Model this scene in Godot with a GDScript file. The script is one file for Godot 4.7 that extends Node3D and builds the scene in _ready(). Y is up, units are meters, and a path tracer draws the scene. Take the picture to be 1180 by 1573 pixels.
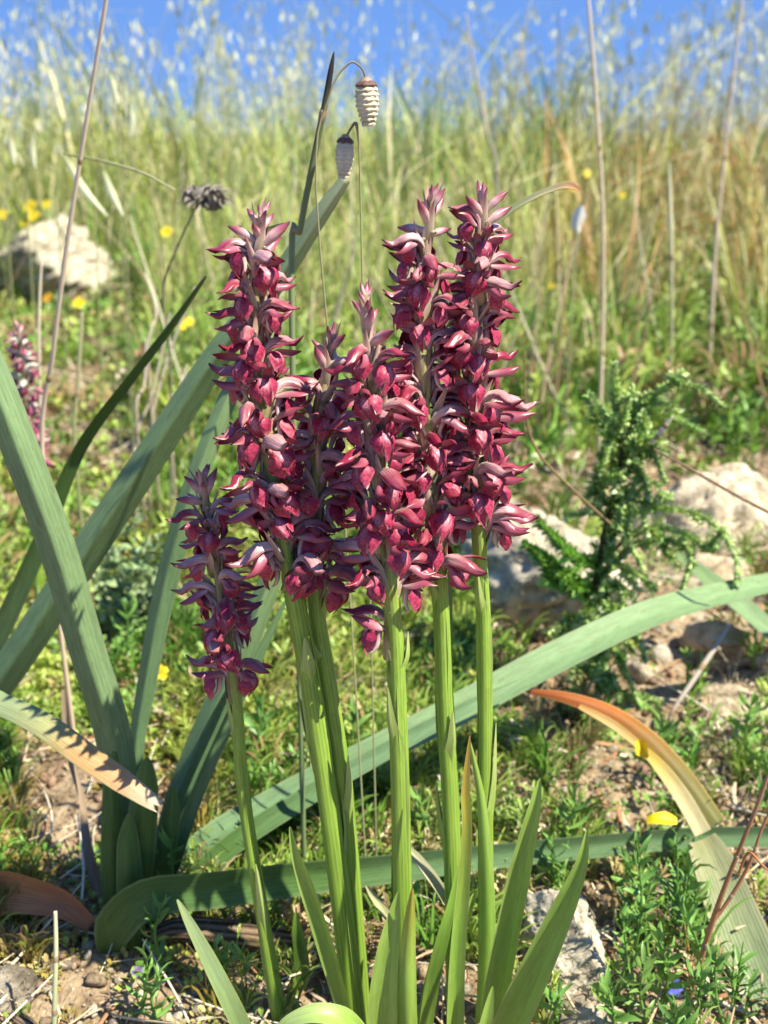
extends Node3D
# A clump of crimson wild orchids on a stony hillside, strap leaves and a spiky little shrub beside it, a dry meadow behind.

const EYE := Vector3(0, 0.30, 0)
const PITCH := 0.3316
const FOCAL := 1612.5
var rng := RandomNumberGenerator.new()
var taken := {}
var bumps := FastNoiseLite.new()
var M := {}
var used_labels := {}

class Geo:
	var v := PackedVector3Array()
	var c := PackedColorArray()
	var u := PackedVector2Array()
	var f := PackedInt32Array()
	func add(p: Vector3, col: Color, uv := Vector2.ZERO) -> int:
		v.append(p); c.append(col); u.append(uv)
		return v.size() - 1
	func quad(a: int, b: int, d: int, e: int) -> void:
		f.append(a); f.append(b); f.append(d); f.append(a); f.append(d); f.append(e)
	func tri(a: int, b: int, d: int) -> void:
		f.append(a); f.append(b); f.append(d)
	func mesh() -> ArrayMesh:
		var n := PackedVector3Array()
		n.resize(v.size())
		for k in range(0, f.size(), 3):
			var a := f[k]
			var b := f[k + 1]
			var d := f[k + 2]
			var m := (v[d] - v[a]).cross(v[b] - v[a])
			n[a] += m; n[b] += m; n[d] += m
		for k in n.size():
			n[k] = n[k].normalized() if n[k].length_squared() > 1e-24 else Vector3.UP
		var arr := []
		arr.resize(Mesh.ARRAY_MAX)
		arr[Mesh.ARRAY_VERTEX] = v
		arr[Mesh.ARRAY_NORMAL] = n
		arr[Mesh.ARRAY_COLOR] = c
		arr[Mesh.ARRAY_TEX_UV] = u
		arr[Mesh.ARRAY_INDEX] = f
		var out := ArrayMesh.new()
		out.add_surface_from_arrays(Mesh.PRIMITIVE_TRIANGLES, arr)
		return out

# ---------- places ----------
func ray(px: float, py: float) -> Vector3:
	var a := (px - 590.0) / FOCAL
	var b := (786.5 - py) / FOCAL
	return Vector3(a, b * cos(PITCH) - sin(PITCH), -b * sin(PITCH) - cos(PITCH))

func on_z(px: float, py: float, z: float) -> Vector3:      # where the line of sight meets an upright plane of the hillside
	var d := ray(px, py)
	return EYE + d * (z / d.z)

func ground_y(x: float, z: float) -> float:
	var d := Vector2(x, z).length()
	var far := smoothstep(0.7, 3.0, d)
	return bumps.get_noise_2d(x * 9.0, z * 9.0) * 0.010 + bumps.get_noise_2d(x * 42.0 + 50.0, z * 42.0) * 0.0035 + far * bumps.get_noise_2d(x * 1.1, z * 1.1 + 20.0) * 0.07

func on_ground(px: float, py: float, lift := 0.0) -> Vector3:
	var d := ray(px, py)
	var h := lift
	var p := EYE
	for k in 4:
		p = EYE + d * ((h - EYE.y) / minf(d.y, -0.02))
		h = ground_y(p.x, p.z) + lift
	return p

func depth_of(p: Vector3) -> float:
	return (p - EYE).dot(Vector3(0, -sin(PITCH), -cos(PITCH)))

func seen_at(p: Vector3) -> Vector2:
	var q := p - EYE
	var d := maxf(0.01, depth_of(p))
	return Vector2(590.0 + q.x / d * FOCAL, 786.5 - q.dot(Vector3(0, cos(PITCH), -sin(PITCH))) / d * FOCAL)

func at_ground(x: float, z: float, lift := 0.0) -> Vector3:
	return Vector3(x, ground_y(x, z) + lift, z)

func R(a: float, b: float) -> float:
	return rng.randf_range(a, b)

# ---------- naming ----------
func numbered(n: String) -> String:
	var k: int = taken.get(n, 0)
	taken[n] = k + 1
	return n if k == 0 else "%s_%03d" % [n, k]

func thing(n: String, label: String, category: String, at := Vector3.ZERO, group := "") -> Node3D:
	var o := Node3D.new()
	o.name = numbered(n)
	add_child(o)
	o.position = at
	tag(o, label, category, group)
	return o

func tag(o: Node, label: String, category: String, group := "") -> void:
	o.set_meta("label", label)
	o.set_meta("category", category)
	if group != "":
		o.set_meta("group", group)

func put(n: String, mesh: Mesh, mat: Material, parent: Node, at := Vector3.ZERO) -> MeshInstance3D:
	var o := MeshInstance3D.new()
	o.name = n if parent != self else numbered(n)
	o.mesh = mesh
	o.material_override = mat
	parent.add_child(o, true)
	o.position = at
	return o

func scatter(n: String, mesh: Mesh, mat: Material, where: Array, tint: Array, label: String, parent: Node = self, kind := "stuff") -> MultiMeshInstance3D:
	var mm := MultiMesh.new()
	mm.transform_format = MultiMesh.TRANSFORM_3D
	mm.use_colors = true
	mm.mesh = mesh
	mm.instance_count = where.size()
	for k in where.size():
		mm.set_instance_transform(k, where[k])
		mm.set_instance_color(k, tint[k])
	var o := MultiMeshInstance3D.new()
	o.name = n if parent != self else numbered(n)
	o.multimesh = mm
	o.material_override = mat
	parent.add_child(o, true)
	o.set_meta("kind", kind)
	if label != "":
		o.set_meta("label", label)
	return o

# ---------- curves ----------
func spline(c: Array, n: int) -> PackedVector3Array:
	var out := PackedVector3Array()
	var m := c.size() - 1
	for i in n + 1:
		var t := float(i) / n * m
		var k := mini(int(t), m - 1)
		var w := t - k
		var p0: Vector3 = c[maxi(k - 1, 0)]
		var p1: Vector3 = c[k]
		var p2: Vector3 = c[k + 1]
		var p3: Vector3 = c[mini(k + 2, m)]
		out.append(p1.cubic_interpolate(p2, p0, p3, w))
	return out

func lerp_in(a: Array, t: float) -> Variant:
	if a.size() == 1:
		return a[0]
	var s := clampf(t, 0, 1) * (a.size() - 1)
	var k := mini(int(s), a.size() - 2)
	return lerp(a[k], a[k + 1], s - k)

# [px, py, z, width in px] rows -> points in the world and half widths in metres
func trace(rows: Array) -> Array:
	var pts := []
	var hw := []
	for r in rows:
		var p := on_z(r[0], r[1], r[2])
		pts.append(p)
		hw.append(r[3] * 0.5 * depth_of(p) / FOCAL)
	return [pts, hw]

func tube(g: Geo, ctrl: Array, rad: Array, cols: Array, rows := 12, sides := 6, wob := 0.0) -> void:
	var p := spline(ctrl, rows)
	var up := Vector3.BACK
	var first := g.v.size()
	for i in rows + 1:
		var t := (p[mini(i + 1, rows)] - p[maxi(i - 1, 0)]).normalized()
		if absf(t.dot(up)) > 0.98:
			up = Vector3.RIGHT
		var n := (up - t * up.dot(t)).normalized()
		var s := t.cross(n)
		up = n
		var w := float(i) / rows
		var r: float = lerp_in(rad, w)
		var col: Color = lerp_in(cols, w)
		for k in sides:
			var a := TAU * k / sides
			var rr := r * (1.0 + (wob * sin(a * 3.0 + w * 9.0) if wob > 0.0 else 0.0))
			g.add(p[i] + (s * cos(a) + n * sin(a)) * rr, col, Vector2(float(k) / sides * 2.0, w * 4.0))
	for i in rows:
		for k in sides:
			var a := first + i * sides + k
			var b := first + i * sides + (k + 1) % sides
			g.quad(a, b, b + sides, a + sides)
	var tip := g.add(p[rows], lerp_in(cols, 1.0), Vector2(0, 1))
	for k in sides:
		g.tri(first + rows * sides + k, first + rows * sides + (k + 1) % sides, tip)

# a leaf blade: keel lifts the edges (a channelled leaf), th gives it a body
func blade(g: Geo, ctrl: Array, hint: Variant, hw: Array, cols: Array, keel := 0.3, th := 0.0, rows := 14, across := 4, edge: Variant = null, twist := 0.0, ragged := 0.0) -> void:
	var p := spline(ctrl, rows)
	var first := g.v.size()
	var per := across + 1
	var layers := 2 if th > 0.0 else 1
	var along := 0.0
	for layer in layers:
		along = 0.0
		for i in rows + 1:
			var w := float(i) / rows
			var t := (p[mini(i + 1, rows)] - p[maxi(i - 1, 0)]).normalized()
			if i > 0:
				along += p[i].distance_to(p[i - 1])
			var h: Vector3 = lerp_in(hint, w) if hint is Array else hint
			var n := (h - t * h.dot(t)).normalized()
			if twist != 0.0:
				n = n.rotated(t, twist * w)
			var s := t.cross(n).normalized()
			var hwid: float = lerp_in(hw, w)
			var col: Color = lerp_in(cols, w)
			for j in per:
				var x := -1.0 + 2.0 * j / across
				var q := p[i] + s * x * hwid + n * (pow(absf(x), 1.0 if keel <= -0.6 else 1.4) * keel * hwid)
				if layer == 1:
					q -= n * th * (1.0 - 0.85 * x * x) * minf(1.0, hwid / th * 0.5)
				if ragged > 0.0 and i == rows:
					q += t * ragged * R(-1, 1)
				var cc := col
				if edge != null and absf(x) > 0.85:
					cc = col.lerp(edge, 0.6)
				g.add(q, cc, Vector2(x * 0.5 + 0.5, along * 12.0))
	for layer in layers:
		var o := first + layer * per * (rows + 1)
		for i in rows:
			for j in across:
				var a := o + i * per + j
				if layer == 0:
					g.quad(a, a + per, a + per + 1, a + 1)
				else:
					g.quad(a, a + 1, a + per + 1, a + per)
	if th > 0.0:
		var o := first + per * (rows + 1)
		for i in rows:
			var a := first + i * per
			var b := o + i * per
			g.quad(a, b, b + per, a + per)
			g.quad(a + across, a + across + per, b + across + per, b + across)
		for j in across:
			g.quad(first + rows * per + j, o + rows * per + j, o + rows * per + j + 1, first + rows * per + j + 1)

func shrub_leaf(len: float, hw: float, col: Color, fold := 0.3, curl := 0.15) -> ArrayMesh:    # one small leaf along +Y, facing +Z
	var g := Geo.new()
	blade(g, [Vector3.ZERO, Vector3(0, len * 0.35, curl * len * 0.4), Vector3(0, len * 0.7, curl * len * 0.5), Vector3(0, len, -curl * len * 0.2)], Vector3.BACK, [hw * 0.35, hw, hw * 0.8, hw * 0.08], [col * 0.9, col, col, col * 1.05], fold, 0.0, 4, 2)
	return g.mesh()

func turned(pos: Vector3, y: Vector3, spin: float, s := Vector3.ONE) -> Transform3D:      # local +Y along y, spun round it
	var yy := y.normalized()
	var side := yy.cross(Vector3(0.31, 0.2, 0.93))
	if side.length() < 0.05:
		side = yy.cross(Vector3.RIGHT)
	side = side.normalized().rotated(yy, spin)
	var b := Basis(side, yy, side.cross(yy))
	return Transform3D(b.scaled_local(s), pos)

# ---------- materials ----------
func mat(n: String, rough: float, back := 0.0, spec := 0.5, tint := Color.WHITE) -> StandardMaterial3D:
	var m := StandardMaterial3D.new()
	m.resource_name = n
	m.vertex_color_use_as_albedo = true
	m.roughness = rough
	m.metallic_specular = spec
	m.albedo_color = tint
	m.cull_mode = BaseMaterial3D.CULL_DISABLED
	if back > 0.0:
		m.backlight_enabled = true
		m.backlight = Color(back, back, back * 0.8)
	M[n] = m
	return m

func vein_texture(seed_: int, low: float, lines: int, specks := 14) -> ImageTexture:
	var im := Image.create(128, 256, false, Image.FORMAT_RGB8)
	var q := FastNoiseLite.new()
	q.seed = seed_
	q.frequency = 0.02
	var r := RandomNumberGenerator.new()
	r.seed = seed_
	var stripe := []
	for x in 128:
		stripe.append(0.5 + 0.5 * sin(x / 128.0 * TAU * lines) + r.randf_range(-0.5, 0.5))
	for y in 256:
		for x in 128:
			var b := q.get_noise_2d(x * 1.4, y * 0.7) * 0.10 + q.get_noise_2d(x * 9.0 + 300.0, y * 2.0) * 0.10
			var v := clampf(low + (1.0 - low) * float(stripe[x]) + b, 0.25, 1.0)
			im.set_pixel(x, y, Color(v, v, v * 0.97))
	for k in specks:                          # dry flecks and dust on the blade
		var cx := r.randi_range(3, 124)
		var cy := r.randi_range(4, 251)
		var ry := r.randi_range(1, 4)
		var tone := Color(0.95, 0.80, 0.52) if r.randf() < 0.6 else Color(1.0, 0.98, 0.9)
		for y in range(cy - ry, cy + ry + 1):
			for x in range(cx - 1, cx + 2):
				if r.randf() < 0.7:
					im.set_pixel(x, y, im.get_pixel(x, y).lerp(tone * r.randf_range(0.7, 1.0), 0.6))
	return ImageTexture.create_from_image(im)

func noise_texture(freq: float, colors: Array, seed_: int, bump := false, size := 512) -> NoiseTexture2D:
	var t := NoiseTexture2D.new()
	t.width = size
	t.height = size
	t.seamless = true
	var q := FastNoiseLite.new()
	q.seed = seed_
	q.frequency = freq
	q.fractal_octaves = 5
	q.fractal_gain = 0.6
	t.noise = q
	if bump:
		t.as_normal_map = true
		t.bump_strength = 10.0
	else:
		var gr := Gradient.new()
		gr.offsets = PackedFloat32Array([0.0, 0.35, 0.6, 1.0])
		gr.colors = PackedColorArray(colors)
		t.color_ramp = gr
	return t

func make_materials() -> void:
	var strap := mat("strap_leaf", 0.58, 0.0, 0.36)
	strap.albedo_texture = vein_texture(3, 0.82, 31, 60)
	var lf := mat("orchid_leaf", 0.42, 0.5, 0.5)
	lf.albedo_texture = vein_texture(5, 0.88, 19)
	var st := mat("stem", 0.45, 0.45, 0.45)
	st.albedo_texture = vein_texture(8, 0.85, 8)
	mat("petal", 0.38, 0.3, 0.55)
	var p: StandardMaterial3D = M.petal
	p.backlight = Color(0.34, 0.16, 0.2)
	p.albedo_texture = vein_texture(12, 0.82, 11, 0)
	var lip := mat("lip", 0.5, 0.3, 0.5)
	lip.backlight = Color(0.4, 0.16, 0.22)
	var sp := Image.create(128, 128, false, Image.FORMAT_RGB8)
	var q := FastNoiseLite.new()
	q.frequency = 0.09
	for y in 128:
		for x in 128:
			var v := clampf(0.90 + q.get_noise_2d(x, y) * 0.4, 0.7, 1.0)
			sp.set_pixel(x, y, Color(v, v * 0.9, v * 0.92))
	lip.albedo_texture = ImageTexture.create_from_image(sp)
	for n in ["petal", "lip"]:
		var fm: StandardMaterial3D = (M[n] as StandardMaterial3D).duplicate()
		fm.resource_name = "pale_" + n
		fm.albedo_color = Color(1.05, 1.35, 1.25)
		M["pale_" + n] = fm
	mat("green", 0.45, 0.5, 0.5)
	mat("glossy_green", 0.36, 0.8, 0.45)
	mat("grass", 0.5, 0.5, 0.45)
	mat("straw", 0.6, 0.35, 0.4)
	var dr := mat("dead_leaf", 0.6, 0.3, 0.4)
	dr.albedo_texture = vein_texture(21, 0.80, 15)
	mat("flower", 0.5, 0.6, 0.4)
	var bark := mat("bark", 0.85, 0.0, 0.3)
	bark.albedo_texture = vein_texture(30, 0.45, 5)
	var rock := mat("rock", 0.9, 0.0, 0.3)
	rock.uv1_triplanar = true
	rock.uv1_scale = Vector3(9, 9, 9)
	rock.albedo_texture = noise_texture(0.012, [Color(0.40, 0.39, 0.36), Color(0.74, 0.72, 0.67), Color(0.93, 0.91, 0.86), Color(1, 0.99, 0.95)], 4)
	rock.normal_enabled = true
	rock.normal_texture = noise_texture(0.03, [], 9, true)
	rock.normal_scale = 1.6
	var soil := mat("soil", 0.95, 0.0, 0.25)
	soil.uv1_triplanar = true
	soil.uv1_world_triplanar = true
	soil.uv1_scale = Vector3(5, 5, 5)
	soil.albedo_texture = noise_texture(0.03, [Color(0.50, 0.44, 0.38), Color(0.74, 0.68, 0.60), Color(0.86, 0.81, 0.73), Color(1.0, 0.97, 0.91)], 17)
	soil.normal_enabled = true
	soil.normal_texture = noise_texture(0.05, [], 23, true)

# ---------- rocks ----------
func stone_mesh(size: Vector3, seed_: int, col: Color, cuts := 9, rough := 0.10, res := 20) -> ArrayMesh:
	var g := Geo.new()
	var r := RandomNumberGenerator.new()
	r.seed = seed_
	var q := FastNoiseLite.new()
	q.seed = seed_
	q.frequency = 1.3
	var planes := []
	for k in cuts:
		var d := Vector3(r.randf_range(-1, 1), r.randf_range(-0.5, 1), r.randf_range(-1, 1)).normalized()
		planes.append([d, r.randf_range(0.52, 0.84)])
	var rows := res
	var cols := res + res / 2
	for i in rows + 1:
		var a := PI * i / rows
		for j in cols:
			var b := TAU * j / cols
			var d := Vector3(sin(a) * cos(b), cos(a), sin(a) * sin(b))
			var e := 1.0
			for pl in planes:
				var dt: float = d.dot(pl[0])
				if dt > 0.01:
					e = minf(e, pl[1] / dt)
			e *= 1.0 + rough * q.get_noise_3dv(d * 2.2) + rough * 0.5 * q.get_noise_3dv(d * 7.0) - rough * 0.9 * maxf(0.0, 0.12 - absf(q.get_noise_3dv(d * 2.9 + Vector3(5, 1, 2)))) / 0.12
			var sh := 1.0 + 0.25 * q.get_noise_3dv(d * 3.0 + Vector3(9, 0, 0))
			g.add(d * e * size, col * sh, Vector2(float(j) / cols, float(i) / rows))
	for i in rows:
		for j in cols:
			var a := i * cols + j
			var b := i * cols + (j + 1) % cols
			g.quad(a, a + cols, b + cols, b)
	return g.mesh()

# ---------- orchids ----------
const CRIMSON := Color(0.32, 0.022, 0.066)
const MAROON := Color(0.10, 0.010, 0.030)
const ROSE := Color(0.58, 0.20, 0.30)
const BLUSH := Color(0.88, 0.68, 0.71)
var flower_kit := []
var bud_kit := []
var bract_kit := []

func mm3(a: Array) -> Array:
	var out := []
	for k in a:
		out.append(k * 0.001)
	return out

func make_flower_kit() -> void:
	for kind in 12:
		var flush := R(-0.25, 0.40)
		var kit := {}
		# hood: fused sepals, a beaked helmet that arches outwards (+Z) from the axis
		var g := Geo.new()
		var fat := R(.8, 1.15)
		var lift := R(-1.8, 2.0)
		var tipup := R(-2.2, 2.4)
		var sp := spline(mm3([Vector3(0, 0.6, 1.6), Vector3(0, 4.4, 3.4), Vector3(0, 7.0 + lift * 0.5, 7.0), Vector3(0, 6.9 + lift, 11.0), Vector3(0, 5.6 + lift, 15.2), Vector3(0, 6.8 + lift + tipup, 19.4)]), 11)
		var wid := [0.9, 1.6, 2.3 * fat, 2.6 * fat, 1.7 * fat, 0.12]
		var hei := [0.9, 1.6, 2.3, 2.4, 1.7, 0.15]
		var spread := deg_to_rad(R(85, 125))
		for i in 12:
			var t := (sp[mini(i + 1, 11)] - sp[maxi(i - 1, 0)]).normalized()
			var n := t.cross(Vector3.RIGHT).normalized()
			if n.y < 0.0 and i > 3:
				n = -n
			if i <= 3 and n.z > 0.0:
				n = -n
			var w := i / 11.0
			for j in 11:
				var x := -1.0 + j / 5.0
				var a := x * spread
				var ridge := 1.0 + 0.10 * cos(a * 5.0)
				var pt := sp[i] + Vector3.RIGHT * sin(a) * float(lerp_in(wid, w)) * 0.001 * ridge + n * cos(a) * float(lerp_in(hei, w)) * 0.001 * ridge
				var red := clampf(smoothstep(0.24, 0.62, w) * 0.80 + smoothstep(0.40, 1.0, absf(x)) * 0.45 - flush, 0.0, 1.0)
				var basec := BLUSH.lerp(CRIMSON, red)
				if w > 0.86:
					basec = basec.lerp(MAROON, smoothstep(0.85, 1.0, w))
				if j % 2 == 1:
					basec = basec.lerp(CRIMSON, 0.22)
				if absf(x) > 0.9:
					basec = basec.lerp(MAROON if w > 0.72 else BLUSH, 0.6)
				basec = basec * R(0.88, 1.12)
				pt += Vector3(R(-1, 1), R(-1, 1), R(-1, 1)) * 0.00016 * (1.0 + absf(x))
				g.add(pt, basec, Vector2(x * 0.5 + 0.5, w))
		for i in 11:
			for j in 10:
				var a := i * 11 + j
				g.quad(a, a + 11, a + 12, a + 1)
		kit["hood"] = g.mesh()
		# side sepals, one mesh each, pointed and dark at the tip
		for s in [-1.0, 1.0]:
			g = Geo.new()
			var fl := R(0.6, 3.6)
			blade(g, mm3([Vector3(s * 1.3, 3.6, 4.2), Vector3(s * (2.9 + fl * 0.4), 4.8, 8.0), Vector3(s * (3.2 + fl), 4.4 + lift, 12.0), Vector3(s * (2.6 + fl), 4.6 + lift + R(-1, 1.5), 16.6)]), Vector3(s * 0.9, 0.55, 0.1), mm3([0.7, 1.7, 1.5, 0.1]), [BLUSH, ROSE, CRIMSON.lerp(ROSE, 0.3), MAROON], -0.5, 0.0, 8, 4, CRIMSON, R(-0.7, 0.7))
			kit["sepal" + ("" if s < 0 else "b")] = g.mesh()
		# lip: three lobes, hanging from the mouth of the hood and bent back
		g = Geo.new()
		var back := R(-1.5, 1.5)
		var lp := spline(mm3([Vector3(0, 4.2, 6.0), Vector3(0, 3.2, 9.4), Vector3(0, -0.4, 11.2), Vector3(0, -4.2, 10.4 + back), Vector3(0, -7.6, 8.6 + back)]), 11)
		var lw := [1.6, 3.0, 4.8, 5.6, 5.0, 4.4, 3.6, 2.8]
		var lobes := [0.52, 0.72, 0.80, 0.60, 0.88, 1.0, 0.90, 0.58, 0.82, 0.74, 0.50]
		for k in 11:
			lobes[k] = float(lobes[k]) * R(0.92, 1.06)
		var size := R(0.78, 1.12)
		for i in 12:
			for j in 11:
				var x := -1.0 + j / 5.0
				var w := i / 11.0 * minf(1.0, lobes[j])
				var q := mini(int(w * 11.0), 10)
				var here := lp[q].lerp(lp[q + 1], w * 11.0 - q)
				var t := (lp[q + 1] - lp[q]).normalized()
				var n := Vector3.RIGHT.cross(t).normalized()
				var hw: float = float(lerp_in(lw, w)) * size * (1.0 if absf(x) > 0.45 else 1.0)
				var pt := here + Vector3.RIGHT * x * hw * 0.001 - Vector3.BACK * x * x * 0.0034 * smoothstep(0.1, 0.4, w) + n * (R(-0.3, 0.3) + 0.6 * cos(x * 7.0) * smoothstep(0.15, 0.5, w)) * 0.001
				pt.y -= 0.0011 * x * x * (1.0 - w)
				var col := Color(0.46, 0.045, 0.125).lerp(Color(0.92, 0.58, 0.66), (1.0 - smoothstep(0.0, 0.55, absf(x))) * (1.0 - smoothstep(0.2, 0.7, w)) * 0.85)
				if i > 9:
					col = col.lerp(ROSE, 0.45)
				col = col * R(0.92, 1.08)
				g.add(pt, col, Vector2(x * 0.5 + 0.5, w))
		for i in 11:
			for j in 10:
				var a := i * 11 + j
				g.quad(a, a + 11, a + 12, a + 1)
		kit["lip"] = g.mesh()
		g = Geo.new()
		tube(g, mm3([Vector3(0, 3.4, 6.2), Vector3(0, 0.2, 5.6), Vector3(0, -3.2, 5.8), Vector3(0, -5.6, 7.4)]), mm3([1.3, 1.1, 0.8, 0.25]), [ROSE, BLUSH, BLUSH * 0.9], 8, 7)
		kit["spur"] = g.mesh()
		g = Geo.new()
		tube(g, mm3([Vector3(0, -7, 0.2), Vector3(0, -2.5, 1.5), Vector3(0, 1.6, 2.4), Vector3(0, 4.2, 4.4)]), mm3([0.9, 1.5, 1.4, 1.0]), [Color(0.26, 0.32, 0.12), Color(0.34, 0.27, 0.16), ROSE], 8, 7, 0.12)
		kit["ovary"] = g.mesh()
		flower_kit.append(kit)
		g = Geo.new()
		tube(g, mm3([Vector3(0, -3, 0.2), Vector3(0, 1.4, 0.8), Vector3(0, 5.0, 1.6), Vector3(0, 8.2, 2.6), Vector3(0, 11.4, 3.1 + R(-0.5, 1.6))]), mm3([0.7, 1.1, 1.7, 1.35, 0.12]), [Color(0.46, 0.46, 0.24), Color(.66, .5, .46), BLUSH.lerp(ROSE, 0.35), ROSE.lerp(CRIMSON, 0.4), MAROON], 12, 9, 0.08)
		bud_kit.append(g.mesh())
		g = Geo.new()
		blade(g, mm3([Vector3(0, -7.5, 0.1), Vector3(0, -2, 1.9), Vector3(R(-0.4, 0.4), 3.5, 2.6), Vector3(R(-1, 1), 9.2, 3.4 + R(-0.8, 1.2))]), Vector3.BACK, mm3([1.7, 2.0, 1.4, 0.1]), [Color(0.36, 0.42, 0.16), Color(0.52, 0.44, 0.30), Color(0.64, 0.48, 0.40), Color(0.42, 0.17, 0.17)], -0.45, 0.0, 8, 4, BLUSH)
		bract_kit.append(g.mesh())

var faded := false

func add_flower(root: Node3D, at: Vector3, axis: Vector3, out_dir: Vector3, s: float) -> void:
	var kit: Dictionary = flower_kit[rng.randi() % flower_kit.size()]
	var z := (out_dir - axis * out_dir.dot(axis)).normalized()
	var b := Basis(axis.cross(z), axis, z)
	b = b * Basis(Vector3.UP, R(-0.4, 0.4)) * Basis(Vector3.RIGHT, R(-0.35, 0.28)) * Basis(Vector3.BACK, R(-0.5, 0.5))
	var f := Node3D.new()
	f.name = "flower"
	root.add_child(f, true)
	f.transform = Transform3D(b.scaled(Vector3(1.0, 1.0, 1.12) * s * R(.94, 1.12)), at)
	var pm: Material = M.pale_petal if faded else M.petal
	put("hood", kit.hood, pm, f)
	put("sepal", kit.sepal, pm, f)
	put("sepal", kit.sepalb, pm, f)
	put("lip", kit.lip, M.pale_lip if faded else M.lip, f)
	put("spur", kit.spur, M.petal, f)
	put("ovary", kit.ovary, M.stem, f)
	var br := put("bract", bract_kit[rng.randi() % 6], M.petal, f)
	br.transform = Transform3D(Basis(Vector3.UP, R(.5, .9) * (1.0 if rng.randf() < .5 else -1.0)).scaled(Vector3(1.0, R(1.1, 1.45), 1.0)), Vector3(0, .003, .0018))

# rows: [px, py, z] from the ground up; flowers between heights y0 (lowest) and y1 (highest) of the photograph's spike
func orchid(label: String, rows: Array, w0: float, w1: float, y0: float, y1: float, n: int, buds: int, s0: float, s1: float, turn: float, group := "flowering orchid stems of the clump", extra := [], even := 1.0, root_name := "wild_orchid") -> Node3D:
	var ctrl := []
	for r in rows:
		ctrl.append(Vector3(r[0], r[1], r[2]))
	var img := spline(ctrl, 60)
	var pts := []
	for q in img:
		pts.append(on_z(q.x, q.y, q.z))
	var foot: Vector3 = pts[0]
	var root := thing(root_name, label, "orchid", foot, group)
	var rad := []
	for k in 61:
		var d := depth_of(pts[k]) / FOCAL * 0.5
		var y: float = img[k].y
		var w := lerpf(w0, w1, k / 60.0)
		if y < y0 - 20:
			w *= lerpf(0.78, 0.36, clampf((y0 - y) / maxf(60.0, y0 - y1), 0, 1))
		rad.append(w * d)
	var local := []
	for p in pts:
		local.append(p - foot)
	var g := Geo.new()
	var low := Color(0.27, 0.45, 0.06)
	var mid := Color(0.34, 0.55, 0.09)
	tube(g, local, rad, [low, mid * .9, mid, Color(0.38, 0.44, 0.14), Color(0.50, 0.42, 0.26), Color(0.50, 0.36, 0.26)], 90, 16, 0.07)
	put("stem", g.mesh(), M.stem, root)
	var at_y := func(y: float) -> float:
		for k in 60:
			if img[k + 1].y <= y:
				return k + (img[k].y - y) / maxf(0.01, img[k].y - img[k + 1].y)
		return 60.0
	# sheathing leaves up the stem
	var a0: float = 2.0
	var a1: float = at_y.call(y0 + 10.0)
	for k in 4:
		var b0 := int(lerpf(a0, a1, k * 0.23))
		var b1 := mini(60, int(lerpf(a0, a1, k * 0.23 + 0.42)))
		if b1 - b0 < 4:
			continue
		var yaw := turn + k * 2.3
		var side := Vector3(sin(yaw), 0, cos(yaw))
		var cc := []
		for m in 6:
			var q := b0 + (b1 - b0) * m / 5
			cc.append(local[q] + side * (rad[q] * (0.96 if m < 4 else 1.55)))
		var r0: float = rad[b0]
		g = Geo.new()
		blade(g, cc, side, [r0 * 1.0, r0 * 1.14, r0 * 1.05, r0 * 0.75, r0 * 0.07], [low, Color(0.33, 0.53, 0.09), Color(0.40, 0.58, 0.13), Color(0.50, 0.60, 0.24)], -0.85, 0.0, 16, 8, Color(0.40, 0.48, 0.2))
		put("sheath_leaf", g.mesh(), M.orchid_leaf, root)
	# flowers in a spiral
	for k in n:
		var e := pow((k + 0.5) / n, even)
		var f: float = at_y.call(lerpf(y0, y1, e))
		var q := clampi(int(f), 1, 58)
		var axis: Vector3 = (pts[q + 1] - pts[q - 1]).normalized()
		var yaw := turn + k * 2.39996 + R(-0.3, 0.3)
		var here: Vector3 = local[q].lerp(local[q + 1], f - int(f)) + axis * -0.002
		add_flower(root, here, axis, Vector3(sin(yaw), 0, cos(yaw)), lerpf(s0, s1, e) * R(0.92, 1.08))
	for ex in extra:
		var f: float = at_y.call(ex[0])
		var q := clampi(int(f), 1, 58)
		add_flower(root, local[q], (pts[q + 1] - pts[q - 1]).normalized(), Vector3(sin(ex[1]), 0, cos(ex[1])), s0 * 1.05)
	for k in buds:
		var e := float(k) / maxi(1, buds - 1)
		var f: float = lerpf(float(at_y.call(y1 + 10.0)), 59.5, 0.15 + 0.85 * e)
		var q := clampi(int(f), 1, 58)
		var axis: Vector3 = (pts[q + 1] - pts[q - 1]).normalized()
		var yaw := turn + (n + k) * 2.4 + R(-.8, .8)
		var o := Vector3(sin(yaw), 0, cos(yaw))
		var m := put("bud", bud_kit[(k + n) % 6], M.petal, root)
		var z := (o - axis * o.dot(axis)).normalized()
		m.transform = Transform3D((Basis(axis.cross(z), axis, z) * Basis(Vector3.RIGHT, lerpf(0.7, 0.05, e) + R(-0.3, 0.3) + (0.5 if k == 1 else 0.0))).scaled(Vector3.ONE * lerpf(0.80, 0.40, e) * R(.75, 1.2)), local[q].lerp(local[q + 1], clampf(f - q, 0, 1)))
		if k % 2 == 0:
			var br := put("bract", bract_kit[k % 6], M.petal, root)
			br.transform = Transform3D((Basis(axis.cross(z), axis, z) * Basis(Vector3.UP, 0.7)).scaled(Vector3.ONE * 0.75), local[q])
	return root

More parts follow.
